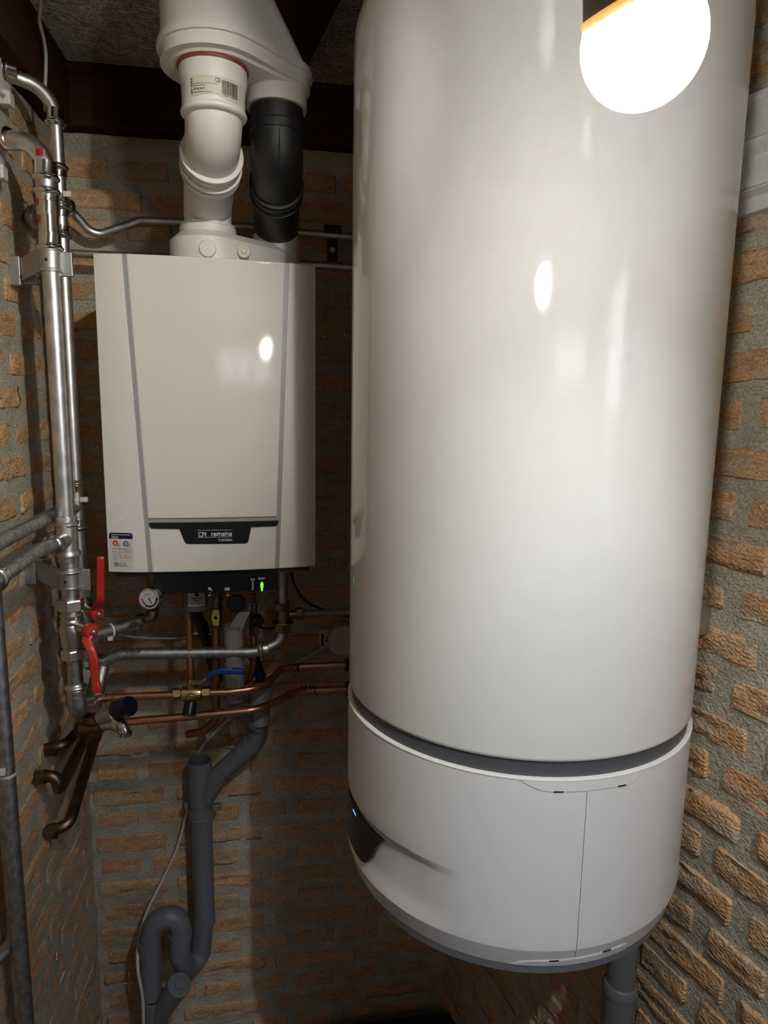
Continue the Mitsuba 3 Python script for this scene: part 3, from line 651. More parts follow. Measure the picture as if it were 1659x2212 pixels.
part(flue, 'lower_socket', lathe([(.0398, 0), (.0428, .001), (.0428, .012), (.0398, .013)], PW + Z * (zt + .002), Z, n=48), 'm_flue', 40)
intake = thing('air_intake_pipe', 'black plastic air intake pipe beside the white flue pipe', 'air pipe')
part(intake, 'pipe', tube([B1 + Z * (zr - .035), B1 + Z * .372, PB + V(0, 0, .318), PB + Z * (BT + .06)], .0398, bend=[.066, .062], n=48, steps=14), 'm_flueblack', 40)
dirb = unit(PB + V(0, 0, .318) - (B1 + Z * .372))
for t, r_, w_ in ((.066, .0440, .006), (.078, .0432, .010), (.094, .0440, .006)):
    part(intake, 'collar', lathe([(.0398, 0), (r_, .001), (r_, w_ - .001), (.0398, w_)], B1 + Z * .372 + dirb * t, dirb, n=56), 'm_flueblack', 40)
part(intake, 'socket', lathe([(.0398, 0), (.0424, .0008), (.0424, .003), (.0414, .004), (.0414, .016), (.0398, .0165)], B1 + Z * (zr - .062), -Z, n=48), 'm_flueblack', 40)
part(intake, 'seam', tube([B1 + V(.004, -.0399, .40), B1 + V(.004, -.0399, .372), B1 + V(.004, -.030, .345)], .0005, n=6), 'm_flueblack')

# ---------------------------------------------------------------- steel risers on the left
fx, fy = ((-0.3560, 1.1700, 0.1229))[0], 1.17          # front riser
gx, gy = ((-0.3708, 1.2850, 0.0560))[0], 1.285        # rear riser
def zat(x, y, v): return v
fz = lambda *p: p[2]
RF, RG = .0140, .0112
r1 = thing('heating_pipe', 'thick shiny steel riser pipe at the left wall, the front one of two', 'pipe')
zA = ((-0.3504, 1.1700, 0.3863))[2]; zB = ((-0.3579, 1.1700, -0.2031))[2]
part(r1, 'pipe', tube([V(fx, fy, zB), V(fx, fy, zA + .008), V(XL - .01, fy + .03, zA + .014)], RF, bend=.046, n=28, steps=14), 'm_steel', 50)
def pe(parent, x, y, z, up, r, m='m_steel', L=.024, name='press_socket', t=.0022):
    return part(parent, name, press_end(V(x, y, z), Z * up, r, L, t), m, 40)
z1 = ((-0.3509, 1.1700, 0.3650))[2]; z2 = ((-0.3502, 1.1700, 0.3436))[2]; z3 = ((-0.3500, 1.1700, 0.3234))[2]; z4 = ((-0.3509, 1.1700, 0.2840))[2]; z5 = ((-0.3502, 1.1700, 0.2483))[2]
pe(r1, fx, fy, z1, -1, RF, 'm_chrome', .030)
part(r1, 'coupling', lathe([(RF, 0), (RF + .0022, .0006), (RF + .0022, z2 - z3 - .002), (RF, z2 - z3)], V(fx, fy, z2 - .004), -Z, n=28), 'm_galv', 40)
pe(r1, fx, fy, z3 - .018, 1, RF, 'm_chrome', .022)
part(r1, 'coupling', lathe([(RF, 0), (RF + .0020, .002), (RF + .0020, .020), (RF + .0008, .024), (RF + .0008, .070), (RF + .0020, .074), (RF + .0020, .092), (RF, .094)], V(fx, fy, z3 - .016), -Z, n=28), 'm_chrome', 40)
pe(r1, fx, fy, z5 + .012, -1, RF, 'm_chrome', .028)
for z in (z3 - .020, z5 + .030):
    part(r1, 'red_mark', hull([V(fx + RF * 1.17 * math.sin(a), fy - RF * 1.17 * math.cos(a), z + dz) for a in (-.95, -.75, -.55) for dz in (-.0055, .0055)] + [V(fx + RF * 1.09 * math.sin(a), fy - RF * 1.09 * math.cos(a), z + dz) for a in (-.95, -.55) for dz in (-.0055, .0055)]), 'm_redmark', False, label='small red mark')
part(r1, 'red_sticker', hull([V(fx + RF * 1.09 * math.sin(a) - .0015, fy - RF * 1.09 * math.cos(a), z1 + .009 + dz) for a in (-.5, -.25, 0, .25, .45) for dz in (-.0045, .0045)] + [V(fx + RF * .98 * math.sin(a) - .0015, fy - RF * .98 * math.cos(a), z1 + .009 + dz) for a in (-.5, .45) for dz in (-.0045, .0045)]), 'm_redmark', False, label='red sticker on the bend')
wallc1 = V(XL, fy + .03, zA + .014)
part(r1, 'wall_socket', press_end(wallc1 + V(.040, -.016, 0), V(-1, .35, .02), RF, .026), 'm_chrome', 40)
part(r1, 'red_sticker', lathe([(RF, 0), (RF + .0028, .0003), (RF + .0028, .0060), (RF, .0063)], wallc1 + V(.034, -.013, 0), V(-1, .35, .02), n=28), 'm_redmark', 40, label='red ring sticker')

r2 = thing('heating_pipe', 'thinner shiny steel riser pipe directly behind the thick front one', 'pipe')
zC = ((-0.3829, 1.2850, 0.5058))[2]; zD = ((-0.3754, 1.2850, -0.2536))[2]
part(r2, 'pipe', tube([V(gx, gy, zD - .05), V(gx, gy, zC + .006), V(XL - .01, gy - .035, zC + .022)], RG, bend=.050, n=26, steps=14), 'm_steel', 50)
zE = ((-0.3754, 1.2850, 0.4849))[2]
pe(r2, gx, gy, zE, -1, RG, 'm_chrome', .028)
for zz, up in ((((-0.3646, 1.2850, 0.3764))[2], 1), (((-0.3646, 1.2850, 0.3504))[2], -1), (((-0.3644, 1.2850, 0.3130))[2], 1), (((-0.3644, 1.2850, 0.2994))[2], -1), (((-0.3722, 1.2850, -0.1607))[2], 1), (((-0.3724, 1.2850, -0.2104))[2], -1)):
    pe(r2, gx, gy, zz, up, RG, 'm_chrome', .022)
part(r2, 'wall_socket', press_end(V(XL + .036, gy - .031, zC + .020), V(-1, -.2, .05), RG + .003, .026), 'm_chrome', 40)
for zz in (((-0.3625, 1.2850, 0.3476))[2], ((-0.3689, 1.2850, -0.1744))[2]):
    k = thing('cable_tie', 'white cable tie on the rear riser, ' + ('just above the bent wall pipe' if zz > 0 else 'beside the lower left of the boiler'), 'cable tie')
    part(k, 'strap', band(V(gx, gy, zz - .002), Z, RG, .004, .0014), 'm_whiteplastic')
    part(k, 'head', rbox(V(gx + RG - .002, gy - RG - .003, zz - .004), V(gx + RG + .011, gy - RG + .004, zz + .005), .001), 'm_whiteplastic')
# white wall roses with screw tabs where the two risers enter the left wall
for nm, c in (('upper', V(XL, gy - .035, zC + .022)), ('lower', wallc1)):
    k = thing('wall_rose', f'white plastic ring with screw tab on the left wall, {nm} of the two', 'pipe cover')
    part(k, 'ring', lathe([(.016, .016), (.030, .016), (.042, .012), (.0445, .006), (.0445, 0), (.016, 0)], c + X * .001, X, n=40), 'm_whiteplastic', 30)
    part(k, 'screw_tab', cat(rbox(c + V(.004, -.006, -.056), c + V(.024, .016, -.034), .003), rbox(c + V(.001, -.014, -.050), c + V(.010, .018, -.020), .003)), 'm_whiteplastic')
    part(k, 'screw', lathe([(.0036, 0), (.0036, .002), (.0028, .0028)], c + V(.014, -.0055, -.045), -Y_, n=14), 'm_bracket')

# branches that leave the risers to the left along the wall
b1a, b1b = V(-0.4065, 1.2800, -0.1905), V(-0.3834, 0.9729, -0.1905)
br = thing('branch_pipe', 'upper of two dull steel branch pipes leaving the risers to the left', 'pipe')
part(br, 'pipe', tube([V(gx, gy, b1a[2]), V(gx - .018, gy - .030, b1a[2]), b1b, b1b + (b1b - b1a) * 1.6], .0112, bend=.03, n=22), 'm_galv', 50)
part(br, 'press_socket', press_end(V(gx - .012, gy - .020, b1a[2]), b1b - b1a, .0112, .022), 'm_galv', 40)
b2a, b2b = V(-0.3556, 1.1700, -0.2268), V(-0.3673, 0.9241, -0.2268)
br = thing('branch_pipe', 'lower of two dull steel branch pipes, joined to the front riser by a tee', 'pipe')
bm = b2a + (b2b - b2a) * .42 + V(-.012, 0, .001)
part(br, 'pipe', tube([b2a, bm + V(.004, 0, .002), b2b + V(.002, 0, 0), b2b + (b2b - bm) * 1.8], .0112, bend=.05, n=22), 'm_galv', 50)
part(br, 'press_socket', press_end(b2a + (bm - b2a) * .30, bm - b2a, .0112, .026), 'm_chrome', 40)
part(br, 'press_socket', press_end(b2b + (b2b - bm) * .0, b2b - bm, .0112, .024), 'm_chrome', 40)

# tee, valve and lower part of the front riser
zT = b2a[2]
tee = [(RF, .040), (RF + .0025, .039), (RF + .0030, .031), (RF + .0058, .029), (RF + .0058, .025), (RF + .0026, .022), (RF + .0026, -.018), (RF + .0058, -.022), (RF + .0058, -.027), (RF + .0028, -.030), (RF + .0024, -.038), (RF, -.039)]
part(r1, 'tee', lathe([(r, -t) for r, t in tee], V(fx, fy, zT), -Z, n=28), 'm_steel', 40)
part(r1, 'tee_neck', tube([V(fx, fy, zT), V(fx, fy, zT) + unit(bm - b2a) * .034], .0130, n=24), 'm_steel', 40)
zV = ((-0.3597, 1.1700, -0.3856))[2]; zH1 = ((-0.3575, 1.1700, -0.3447))[2]; zH2 = ((-0.3599, 1.1700, -0.4170))[2]
part(r1, 'pipe_piece', tube([V(fx, fy, zT - .035), V(fx, fy, zH1)], RF, n=28), 'm_steel', 50)
part(r1, 'press_socket', press_end(V(fx, fy, ((-0.3568, 1.1700, -0.3042))[2]), Z, RF, .028), 'm_steel', 40)
zE2 = ((-0.3564, 1.1700, -0.4928))[2]
low = thing('elbow_pipe', 'short steel pipe with press elbow below the front red handled valve', 'pipe')
ez = ((-0.3537, 1.1700, -0.5287))[2]
part(low, 'pipe', tube([V(fx, fy, zH2), V(fx, fy, ez), V(-0.3628, 1.3000, -0.5796), V(-0.3526, 1.3300, -0.5146)], .0125, bend=[.026, .03], n=24), 'm_galv', 50)
part(low, 'press_socket', press_end(V(fx, fy, zE2 - .016), Z, .0125, .028), 'm_steel', 40)
part(low, 'elbow', tube([V(fx, fy, zE2 - .010), V(fx, fy, ez), V(-0.3625, 1.2900, -0.5750)], .0158, bend=.026, n=24), 'm_galv', 50)

def ball_valve(label, x, y, z, r, piv, hand, up):
    k = thing('ball_valve', label, 'valve')
    part(k, 'nut', hexnut(V(x, y, z + .036), Z, r + .0070, .020), 'm_nickel', False)
    part(k, 'nut', hexnut(V(x, y, z - .050), Z, r + .0070, .018), 'm_nickel', False)
    part(k, 'body', lathe([(r, -.034), (r + .003, -.033), (r + .0030, -.027), (r + .0050, -.025), (r + .0058, -.012), (r + .0066, 0), (r + .0058, .010), (r + .0040, .013), (r + .0052, .016), (r + .0052, .019), (r + .0035, .022), (r + .0046, .025), (r + .0046, .029), (r + .001, .032), (r + .001, .038)][::-1] and
         [(r + a, t) for a, t in ((.0005, .038), (.0012, .032), (.0046, .029), (.0046, .025), (.0034, .022), (.0052, .019), (.0052, .016), (.0040, .013), (.0058, .010), (.0068, 0), (.0058, -.014), (.0050, -.026), (.0030, -.028), (.0030, -.034), (.0005, -.036))], V(x, y, z), Z, n=30), 'm_nickel', 40)
    piv = V(piv); d = unit(piv - V(x, y, piv[2]))
    part(k, 'stem', tube([V(x, y, piv[2]), piv], .0085, n=18), 'm_nickel', 40)
    h = part(k, 'handle', cat(lathe([(.0100, -.012), (.0128, -.008), (.0132, 0), (.0118, .004), (.0040, .0045)], piv, d, n=30), handle_arm(piv, hand)), 'm_red', 40, label='red lever handle')
    part(k, 'screw', cat(hexnut(piv + d * .0042, d, .0062, .006), tube([piv + d * .009, piv + d * .0145], .0032, n=12)), 'm_nickel', False)
def handle_arm(piv, pts):
    pts = [V(p) for p in pts]; n = unit(V(.2, -1, 0))
    return loft(pts, unit(np.cross(pts[-1] - pts[-2], n)), n, [(.0090, .005), (.0085, .0040), (.0074, .0038), (.0070, .0036), (.0066, .0040), (.0074, .0052), (.0080, .0055)])
pv1 = V(-0.3163, 1.1350, -0.3761)
ball_valve('front nickel ball valve with its red lever handle pointing down', fx, fy, zV, RF, pv1,
           [pv1 + V(.001, .004, 0), V(-0.3230, 1.1280, -0.3870), V(-0.3138, 1.1180, -0.4013), V(-0.3088, 1.1150, -0.4188), V(-0.3084, 1.1150, -0.4550), V(-0.3073, 1.1150, -0.4631), V(-0.3072, 1.1150, -0.4761)], -1)
zV2 = ((-0.3787, 1.2850, -0.3934))[2]
pv2 = V(-0.3349, 1.2450, -0.3795)
part(r2, 'pipe_piece', tube([V(gx, gy, zD - .04), V(gx, gy, zV2 - .1)], RG, n=24), 'm_galv', 50)
ball_valve('rear nickel ball valve with its red lever handle pointing up', gx, gy, zV2, RG + .002, pv2,
           [pv2 + V(.001, .004, 0), V(-0.3357, 1.2380, -0.3678), V(-0.3230, 1.2220, -0.3530), V(-0.3197, 1.2150, -0.3366), V(-0.3179, 1.2150, -0.2987), V(-0.3163, 1.2150, -0.2803), V(-0.3156, 1.2150, -0.2669)], 1)
# lower connections of the rear riser
pe(r2, gx, gy, ((-0.3697, 1.2850, -0.3151))[2], -1, RG, 'm_chrome', .022)
part(r2, 'nut', hexnut(V(gx, gy, ((-0.3694, 1.2850, -0.3399))[2]), Z, RG + .006, .022), 'm_chrome', False)
sp = thing('elbow_pipe', 'dull steel stub with elbow behind the lower red handle', 'pipe')
part(sp, 'pipe', tube([V(gx, gy, zV2 - .05), V(gx, gy, zV2 - .098), V(-0.3607, 1.3400, -0.5037)], .0135, bend=.03, n=22), 'm_galv', 50)

# wall clamps
def clamp(label, p0, p1, c, r, zc, h):
    """arm from the wall (p0) to the ring round the pipe at c"""
    k = thing('pipe_clamp', label, 'pipe clamp')
    part(k, 'wall_foot', cat(rbox(V(XL - .002, p0[1] - .016, zc - h * .72), V(XL + .018, p0[1] + .020, zc + h * .62), .002), rbox(V(XL + .010, p0[1] - .004, zc - h * .60), V(XL + .040, p0[1] + .006, zc + h * .50), .002)), 'm_bracket')
    part(k, 'arm', hull([V(XL + .014, p0[1] - .006, zc + s * h / 2) for s in (-1, 1)] + [V(XL + .014, p0[1] - .002, zc + s * h / 2) for s in (-1, 1)] + [V(c[0] - r, c[1] - .010, zc + s * h / 2) for s in (-1, 1)] + [V(c[0] - r, c[1] - .004, zc + s * h / 2) for s in (-1, 1)]), 'm_bracket')
    part(k, 'ring', cat(lathe([(r, 0), (r + .003, .0004), (r + .0036, h * .12), (r + .0026, h * .16), (r + .0026, h * .84), (r + .0036, h * .88), (r + .003, h - .0004), (r, h)], V(c[0], c[1], zc - h / 2), Z, n=40)), 'm_bracket', 40)
    part(k, 'flange', rbox(V(c[0] + r - .001, c[1] + .002, zc - h * .62), V(c[0] + r + .017, c[1] + .009, zc + h * .42), .0015), 'm_bracket')
    part(k, 'bolt', cat(lathe([(.0080, 0), (.0080, .0035), (.0066, .0050), (.002, .0052)], V(XL + .042, p0[1] - .006, zc), -Y_, n=20), rbox(V(XL + .0355, p0[1] - .0122, zc - .0008), V(XL + .0485, p0[1] - .0108, zc + .0008), .0003)), 'm_chrome')
    part(k, 'hole', lathe([(.0024, 0), (.0024, .0006)], V(c[0] - .002, c[1] - r - .0024, zc - .0015), -Y_, n=14), 'm_black')
zc1 = ((-0.3457, 1.1700, 0.2193))[2]; zc2 = ((-0.3563, 1.1700, -0.2945))[2]
clamp('upper grey metal wall clamp round the risers beside the top of the boiler', V(XL, 1.272, zc1), None, V(fx, fy, zc1), RF, zc1, .036)
clamp('lower grey metal wall clamp round the risers above the red handled valves', V(XL, 1.250, zc2), None, V(fx, fy, zc2), RF + .001, zc2, .036)

# thin pipes on the back wall behind the boiler
q = thing('wall_pipe', 'thin dark steel pipe with two bends running behind the flue pipes', 'pipe')
YW = 1.475
part(q, 'pipe', tube([V(-0.3983, 1.3500, 0.3610), V(-0.4014, 1.4400, 0.3705), V(-0.3645, 1.4750, 0.3265), V(-0.2766, 1.4750, 0.3609), V(-0.1887, 1.4750, 0.3620), V(-0.0695, 1.4750, 0.3603), V(0.0434, 1.4750, 0.3544), V(0.1887, 1.4750, 0.3508)], .0083, bend=.03, n=18), 'm_steel', 50)
part(q, 'ring_nut', lathe([(.008, 0), (.0165, .001), (.0172, .005), (.0165, .009), (.008, .010)], V(-0.4034, 1.4320, 0.3682), V(.6, .8, -.1), n=28), 'm_chrome', 40)
q = thing('wall_pipe', 'straight thin steel pipe level with the top edge of the boiler', 'pipe')
part(q, 'pipe', tube([V(-0.4148, 1.4500, 0.2871), V(-0.3591, 1.4500, 0.2872), V(0.0803, 1.4500, 0.2869), V(0.1862, 1.4500, 0.2851)], .0080, n=18), 'm_steel', 50)
q = thing('pipe_stub', 'old steel pipe stub with a flange ring behind the risers at the left wall', 'pipe')
s0 = V(-0.4343, 1.3300, 0.3224)
part(q, 'pipe', tube([V(XL - .01, s0[1] + .02, s0[2] + .002), s0 + V(.0, 0, 0), V(-0.3981, 1.3600, 0.3210)], .0105, n=20, bend=.01), 'm_galv', 50)
part(q, 'flange', lathe([(.010, 0), (.0205, .001), (.0215, .004), (.0205, .007), (.014, .0085), (.014, .013), (.010, .0135)], s0 + V(.004, 0, 0), V(1, -.45, -.2), n=32), 'm_steel', 40)
q = thing('pipe_bracket', 'dark wall bracket with a round screw between the flue pipes and the tank', 'bracket')
p = V(0.1088, 1.4750, 0.3227)
part(q, 'plate', rbox(p + V(-.011, -.004, -.030), p + V(.011, .002, .042), .003), 'm_blackmat')
part(q, 'screw', lathe([(.0062, 0), (.0062, .003), (.005, .0045)], p + V(0, -.003, .0), -Y_, n=20), 'm_bracket')
part(q, 'loop', band(p + V(-.018, 0, .040), X, .0082, .036, .003), 'm_blackmat')

# hanging white cable at the upper left
solo('hanging_cable', 'thin white cable hanging from the ceiling past the left beam', 'cable',
     tube([V(-0.3499, 1.1700, 0.6155), V(-0.3693, 1.2350, 0.6156), V(-0.3833, 1.2700, 0.6103), V(-0.3872, 1.3000, 0.6021), V(-0.3915, 1.3250, 0.5909), V(-0.3962, 1.3350, 0.5661), V(-0.3998, 1.3350, 0.5312), V(-0.4009, 1.3350, 0.4992)], .0031, bend=.06, n=12), 'm_cable', 50)

# ---------------------------------------------------------------- below the boiler
g_ = thing('pressure_gauge', 'small round pressure gauge with white dial below the left corner of the boiler', 'gauge')
gp = V(-0.2295, 1.1750, -0.3352); gd = unit(V(-.22, -1, .02))
part(g_, 'case', lathe([(.012, -.016), (.0185, -.014), (.0190, 0), (.0178, .0012), (.0165, .0012), (.0165, -.001), (.001, -.001)], gp, gd, n=44), 'm_chrome', 40)
part(g_, 'dial', lathe([(.0166, 0), (.0166, .0006)], gp - gd * .0009, gd, n=44), scene.setdefault('m_dial', matte((.42, .42, .44))) and 'm_dial', False, label='white dial')
gx_, gy_ = frame(gd)[:2]
ex_ = unit(np.cross(Z, gd)) ; ez_ = np.cross(gd, ex_)
def arc(a0, a1, ra, rb): return Polygon([(ra * math.cos(t), ra * math.sin(t)) for t in np.linspace(a0, a1, 24)] + [(rb * math.cos(t), rb * math.sin(t)) for t in np.linspace(a1, a0, 24)])
fg = lambda poly, h=.0004: place(extrude(poly, h), gp - gd * .0003, ex_, ez_, gd)
part(g_, 'red_band', fg(arc(math.radians(180), math.radians(236), .0105, .0140)), scene.setdefault('m_gaugered', matte((.42, .05, .10))) and 'm_gaugered', False, label='red band')
part(g_, 'black_band', fg(arc(math.radians(238), math.radians(372), .0118, .0150)), 'm_ink', False)
part(g_, 'needle', place(extrude(Polygon([(-.0018, .002), (.0005, .002), (.0052, -.0085), (.0044, -.0088)]), .0004), gp - gd * .0003, ex_, ez_, gd), 'm_ink', False)
part(g_, 'dial_print', cat(fg(sbox(-.0075, .0060, -.001, .0068)), fg(sbox(.0045, .0035, .0078, .0043)), fg(sbox(.009, .0052, .0112, .006)), fg(sbox(-.005, .009, .004, .0096))), 'm_ink', False)
part(g_, 'stem', tube([gp - gd * .012, gp + V(.012, .075, -.004), V(-0.2518, 1.3160, -0.3979)], .0065, bend=.02, n=16), 'm_brassold', 50)
st = thing('stub_pipe', 'short steel pipe with brass nut between the red handles and the pressure gauge', 'pipe')
s0, s1 = V(-0.3423, 1.2500, -0.4224), V(-0.2765, 1.3100, -0.4195)
part(st, 'pipe', tube([s0, s1 + (s1 - s0) * .15], .0118, n=24), 'm_galv', 50)
part(st, 'nut', hexnut(s1 - (s1 - s0) * .02, s1 - s0, .0158, .016), 'm_brassold', False)
part(st, 'elbow', tube([s1 + (s1 - s0) * .1, V(-0.2530, 1.3150, -0.4135), V(-0.2493, 1.3200, -0.3824), V(-0.2490, 1.3200, -0.3267)], .0105, bend=.018, n=20), 'm_brassold', 50)
k = thing('cable_tie', 'translucent white cable tie on the short pipe beside the lower red handle', 'cable tie')
tp = s0 + (s1 - s0) * .33
part(k, 'strap', band(tp, s1 - s0, .0118, .004, .0016), 'm_whiteplastic'); part(k, 'head', rbox(tp + V(-.002, -.012, -.016), tp + V(.007, -.006, -.009), .001), 'm_whiteplastic')

hp = thing('heating_pipe', 'dull steel pipe running level below the boiler from the valves to a brass tee', 'pipe')
part(hp, 'pipe', tube([V(-0.3932, 1.3600, -0.6116), V(-0.3579, 1.3350, -0.5086), V(-0.3206, 1.3250, -0.4882), V(-0.0482, 1.3250, -0.4947), V(-0.0054, 1.3350, -0.4774), V(0.0005, 1.3400, -0.4467)], .0116, bend=[.04, .04, .09, .035], n=26, steps=12), 'm_galv', 50)
e0 = V(-0.0204, 1.3310, -0.4862)
part(hp, 'press_socket', press_end(V(-0.0297, 1.3280, -0.4887), V(-.02, 0, 0) * 1 + V(1, .15, .25) * -.02, .0116, .022), 'm_steel', 40)
bt = thing('brass_tee', 'brass compression tee with side branch below the right corner of the boiler', 'pipe fitting')
bp = V(-0.0002, 1.3400, -0.4250)
part(bt, 'nut', hexnut(bp + Z * .012, Z, .0165, .017), 'm_brassold', False); part(bt, 'nut', hexnut(bp - Z * .034, Z, .0175, .018), 'm_brassold', False)
part(bt, 'body', lathe([(.013, -.018), (.0145, -.016), (.0145, .012), (.012, .014)], bp, Z, n=24), 'm_brassold', 40)
part(bt, 'ring', lathe([(.012, -.016), (.0205, -.0155), (.0212, -.0135), (.0205, -.0115), (.012, -.011)], bp, Z, n=30), 'm_brassold', 40)
part(bt, 'side_neck', tube([bp + Z * .002, bp + V(.030, .004, .002)], .0088, n=20), 'm_brassold', 40)
part(bt, 'nut', hexnut(bp + V(.026, .0035, .002), V(1, .12, 0), .0128, .016), 'm_brassold', False)
hp = thing('drop_pipe', 'steel pipe coming down from the right corner of the boiler to the brass tee', 'pipe')
part(hp, 'pipe', tube([bp + Z * .02, bp + Z * .16], .0108, n=22), 'm_galv', 50)
hp = thing('side_pipe', 'thin grey pipe from the brass tee to behind the tank', 'pipe')
part(hp, 'pipe', tube([bp + V(.034, .0045, .002), V(0.1447, 1.3700, -0.4311), V(0.2892, 1.3900, -0.4377)], .0072, n=18), 'm_galv', 50)

# copper pipes hanging down from the boiler
def copper(label, pts, r, m='m_copperbrown', bend=.02):
    k = thing('copper_pipe', label, 'pipe'); part(k, 'pipe', tube(pts, r, bend=bend, n=22), m, 50); return k
c = copper('brown copper pipe dropping from the grey cup to the brass valve with the blue handle', [V(-0.1852, 1.3300, -0.3306), V(-0.1850, 1.3300, -0.4158), V(-0.1829, 1.3150, -0.5649)], .0075)
c = copper('brown copper pipe dropping from the yellow gas valve and turning left at its foot', [V(-0.1353, 1.3500, -0.4335), V(-0.1366, 1.3500, -0.4925), V(-0.1393, 1.3500, -0.6486), V(-0.1664, 1.3600, -0.6777), V(-0.2024, 1.3800, -0.6919)], .0082, bend=.03)
c = copper('brown copper pipe below the black knob, bent to the left at its lower end', [V(-0.0593, 1.3600, -0.3998), V(-0.0602, 1.3600, -0.4592), V(-0.0612, 1.3600, -0.5316), V(-0.0699, 1.3700, -0.5689), V(-0.0879, 1.3800, -0.5857)], .0075, bend=.02)

vb = thing('ball_valve', 'brass ball valve with a long blue lever handle between the copper pipes', 'valve')
vp = V(-0.1767, 1.2750, -0.5554)
part(vb, 'body', cat(lathe([(.0085, -.020), (.0145, -.018), (.0160, -.008), (.0160, .008), (.0145, .018), (.0085, .020)], vp, X, n=28), lathe([(.0095, 0), (.0095, .022), (.0075, .024)], vp, Z, n=20), lathe([(.0095, 0), (.0105, .018), (.008, .020)], vp, V(.05, -1, -.25), n=20)), 'm_brass', 40)
for s in (-1, 1):
    part(vb, 'nut', hexnut(vp + X * s * .021 - (X * .0 if s > 0 else X * .014), X, .0125, .014), 'm_brass', False)
    part(vb, 'collar', lathe([(.0085, 0), (.0095, .001), (.0095, .008), (.0085, .009)], vp + X * s * (.018 if s > 0 else .022), X, n=20), 'm_brass', 40)
hpts = [V(-0.1768, 1.2680, -0.5296), V(-0.1553, 1.2620, -0.5281), V(-0.1459, 1.2580, -0.5175), V(-0.1315, 1.2540, -0.5054), V(-0.1157, 1.2520, -0.5025), V(-0.0776, 1.2520, -0.5052), V(-0.0750, 1.2520, -0.5081)]
hh_ = part(vb, 'handle', loft(hpts[2:], Y_, V(-.25, 0, 1), [(.0060, .0045), (.0060, .0055), (.0058, .0062), (.0056, .0062), (.0040, .0050)]), 'm_blue', 40, label='blue lever handle')
part(vb, 'lever', loft(hpts[:3], Y_, V(-.25, 0, 1), [(.0080, .0016), (.0078, .0016), (.0062, .0020)]), 'm_bracket', 40)
t_ = meshkit.text_mesh('VSH', .0036, .0003, True); t_.apply_translation([0, 0, 0])
tt = V(-0.1091, 1.2465, -0.4987)
part(hh_, 'lettering', place(t_, tt + V(.012, .0, .0030), -X, unit(V(0, .55, -1)) * -1 * -1, unit(np.cross(-X, unit(V(0, .55, -1))))), 'm_print', False)
part(vb, 'drain_cap', cat(lathe([(.0085, 0), (.0125, .002), (.0130, .022), (.0115, .026), (.004, .027)], vp + V(.0, -.012, -.012), V(-.10, -.55, -.9), n=26)), 'm_black', 40, label='black drain cap')

cu = copper('upper bright copper pipe running right from the blue handled valve to behind the tank',
            [V(-0.1575, 1.2750, -0.5554), V(-0.1012, 1.2770, -0.5563), V(-0.0459, 1.2830, -0.5540), V(-0.0192, 1.3300, -0.5516), V(-0.0080, 1.3700, -0.5522), V(0.0274, 1.3900, -0.5556), V(0.1885, 1.3900, -0.5565)], .0077, 'm_copper', [.05, .06, .04, .03, .04])
for x in (622, 631, 638): pass
for d_ in (0, .010, .018): part(cu, 'coupling_ring', lathe([(.0077, 0), (.0095, .0008), (.0095, .0036), (.0077, .0044)], V(0.0116, 1.3850, -0.5561) + X * d_, V(1, .05, .02), n=20), 'm_copperold', 40)
part(cu, 'sleeve', tube([V(0.1325, 1.3900, -0.5561), V(0.1783, 1.3900, -0.5560)], .014, n=20), 'm_blackmat')
cl = copper('bright copper pipe from the blue handled valve left to an elbow', [V(-0.1976, 1.2750, -0.5562), V(-0.3167, 1.2720, -0.5552), V(-0.3486, 1.2720, -0.5554), V(-0.3618, 1.2800, -0.5780)], .0077, 'm_copper', .014)
for xx in (0, .014): part(cl, 'coupling_ring', lathe([(.0077, 0), (.0098, .0012), (.0098, .0032), (.0077, .0044)], V(-0.3368, 1.2720, -0.5551) + X * xx, X, n=20), 'm_copper', 40)
cd = copper('lower bright copper pipe running from the tap to behind the tank', [V(-0.3733, 1.2850, -0.6137), V(-0.2964, 1.2850, -0.6116), V(-0.1741, 1.2850, -0.6071), V(-0.0486, 1.2900, -0.6020), V(-0.0083, 1.3300, -0.6026), V(0.0271, 1.3850, -0.6104), V(0.1892, 1.3900, -0.6122)], .0079, 'm_copper', [.1, .1, .06, .06, .05])
for d_ in (0, .009, .018, .027): part(cd, 'coupling_ring', lathe([(.0079, 0), (.0098, .0008), (.0098, .0036), (.0079, .0044)], V(0.0371, 1.3870, -0.6096) + X * d_, V(1, .02, .02), n=20), 'm_copperold', 40)
part(cd, 'sleeve', tube([V(0.1359, 1.3900, -0.6117), V(0.1892, 1.3900, -0.6122)], .015, n=20), 'm_blackmat')

# tap on its manifold
tp = thing('garden_tap', 'small chrome tap with dark blue knob at the lower left', 'tap')
t0 = V(-0.3406, 1.1900, -0.5599)
part(tp, 'tail', tube([V(-0.3602, 1.2200, -0.5697), t0, V(-0.3207, 1.1750, -0.5503)], .0120, n=24, bend=.01), 'm_copperold', 50)
part(tp, 'bonnet', lathe([(.0118, 0), (.0128, .002), (.0128, .034), (.0100, .036)], V(-0.3193, 1.1700, -0.5470), V(-0.2782, 1.1500, -0.5261) - V(-0.3193, 1.1700, -0.5470), n=12), 'm_bracket', False)
kd = unit(V(-0.2442, 1.1300, -0.5052) - V(-0.2885, 1.1550, -0.5253))
part(tp, 'knob', lathe([(.0150, 0), (.0165, .003), (.0175, .030), (.0165, .0345), (.0120, .036), (.001, .0362)], V(-0.2885, 1.1550, -0.5262), kd, n=20), 'm_bluecap', 30, label='dark blue knob')
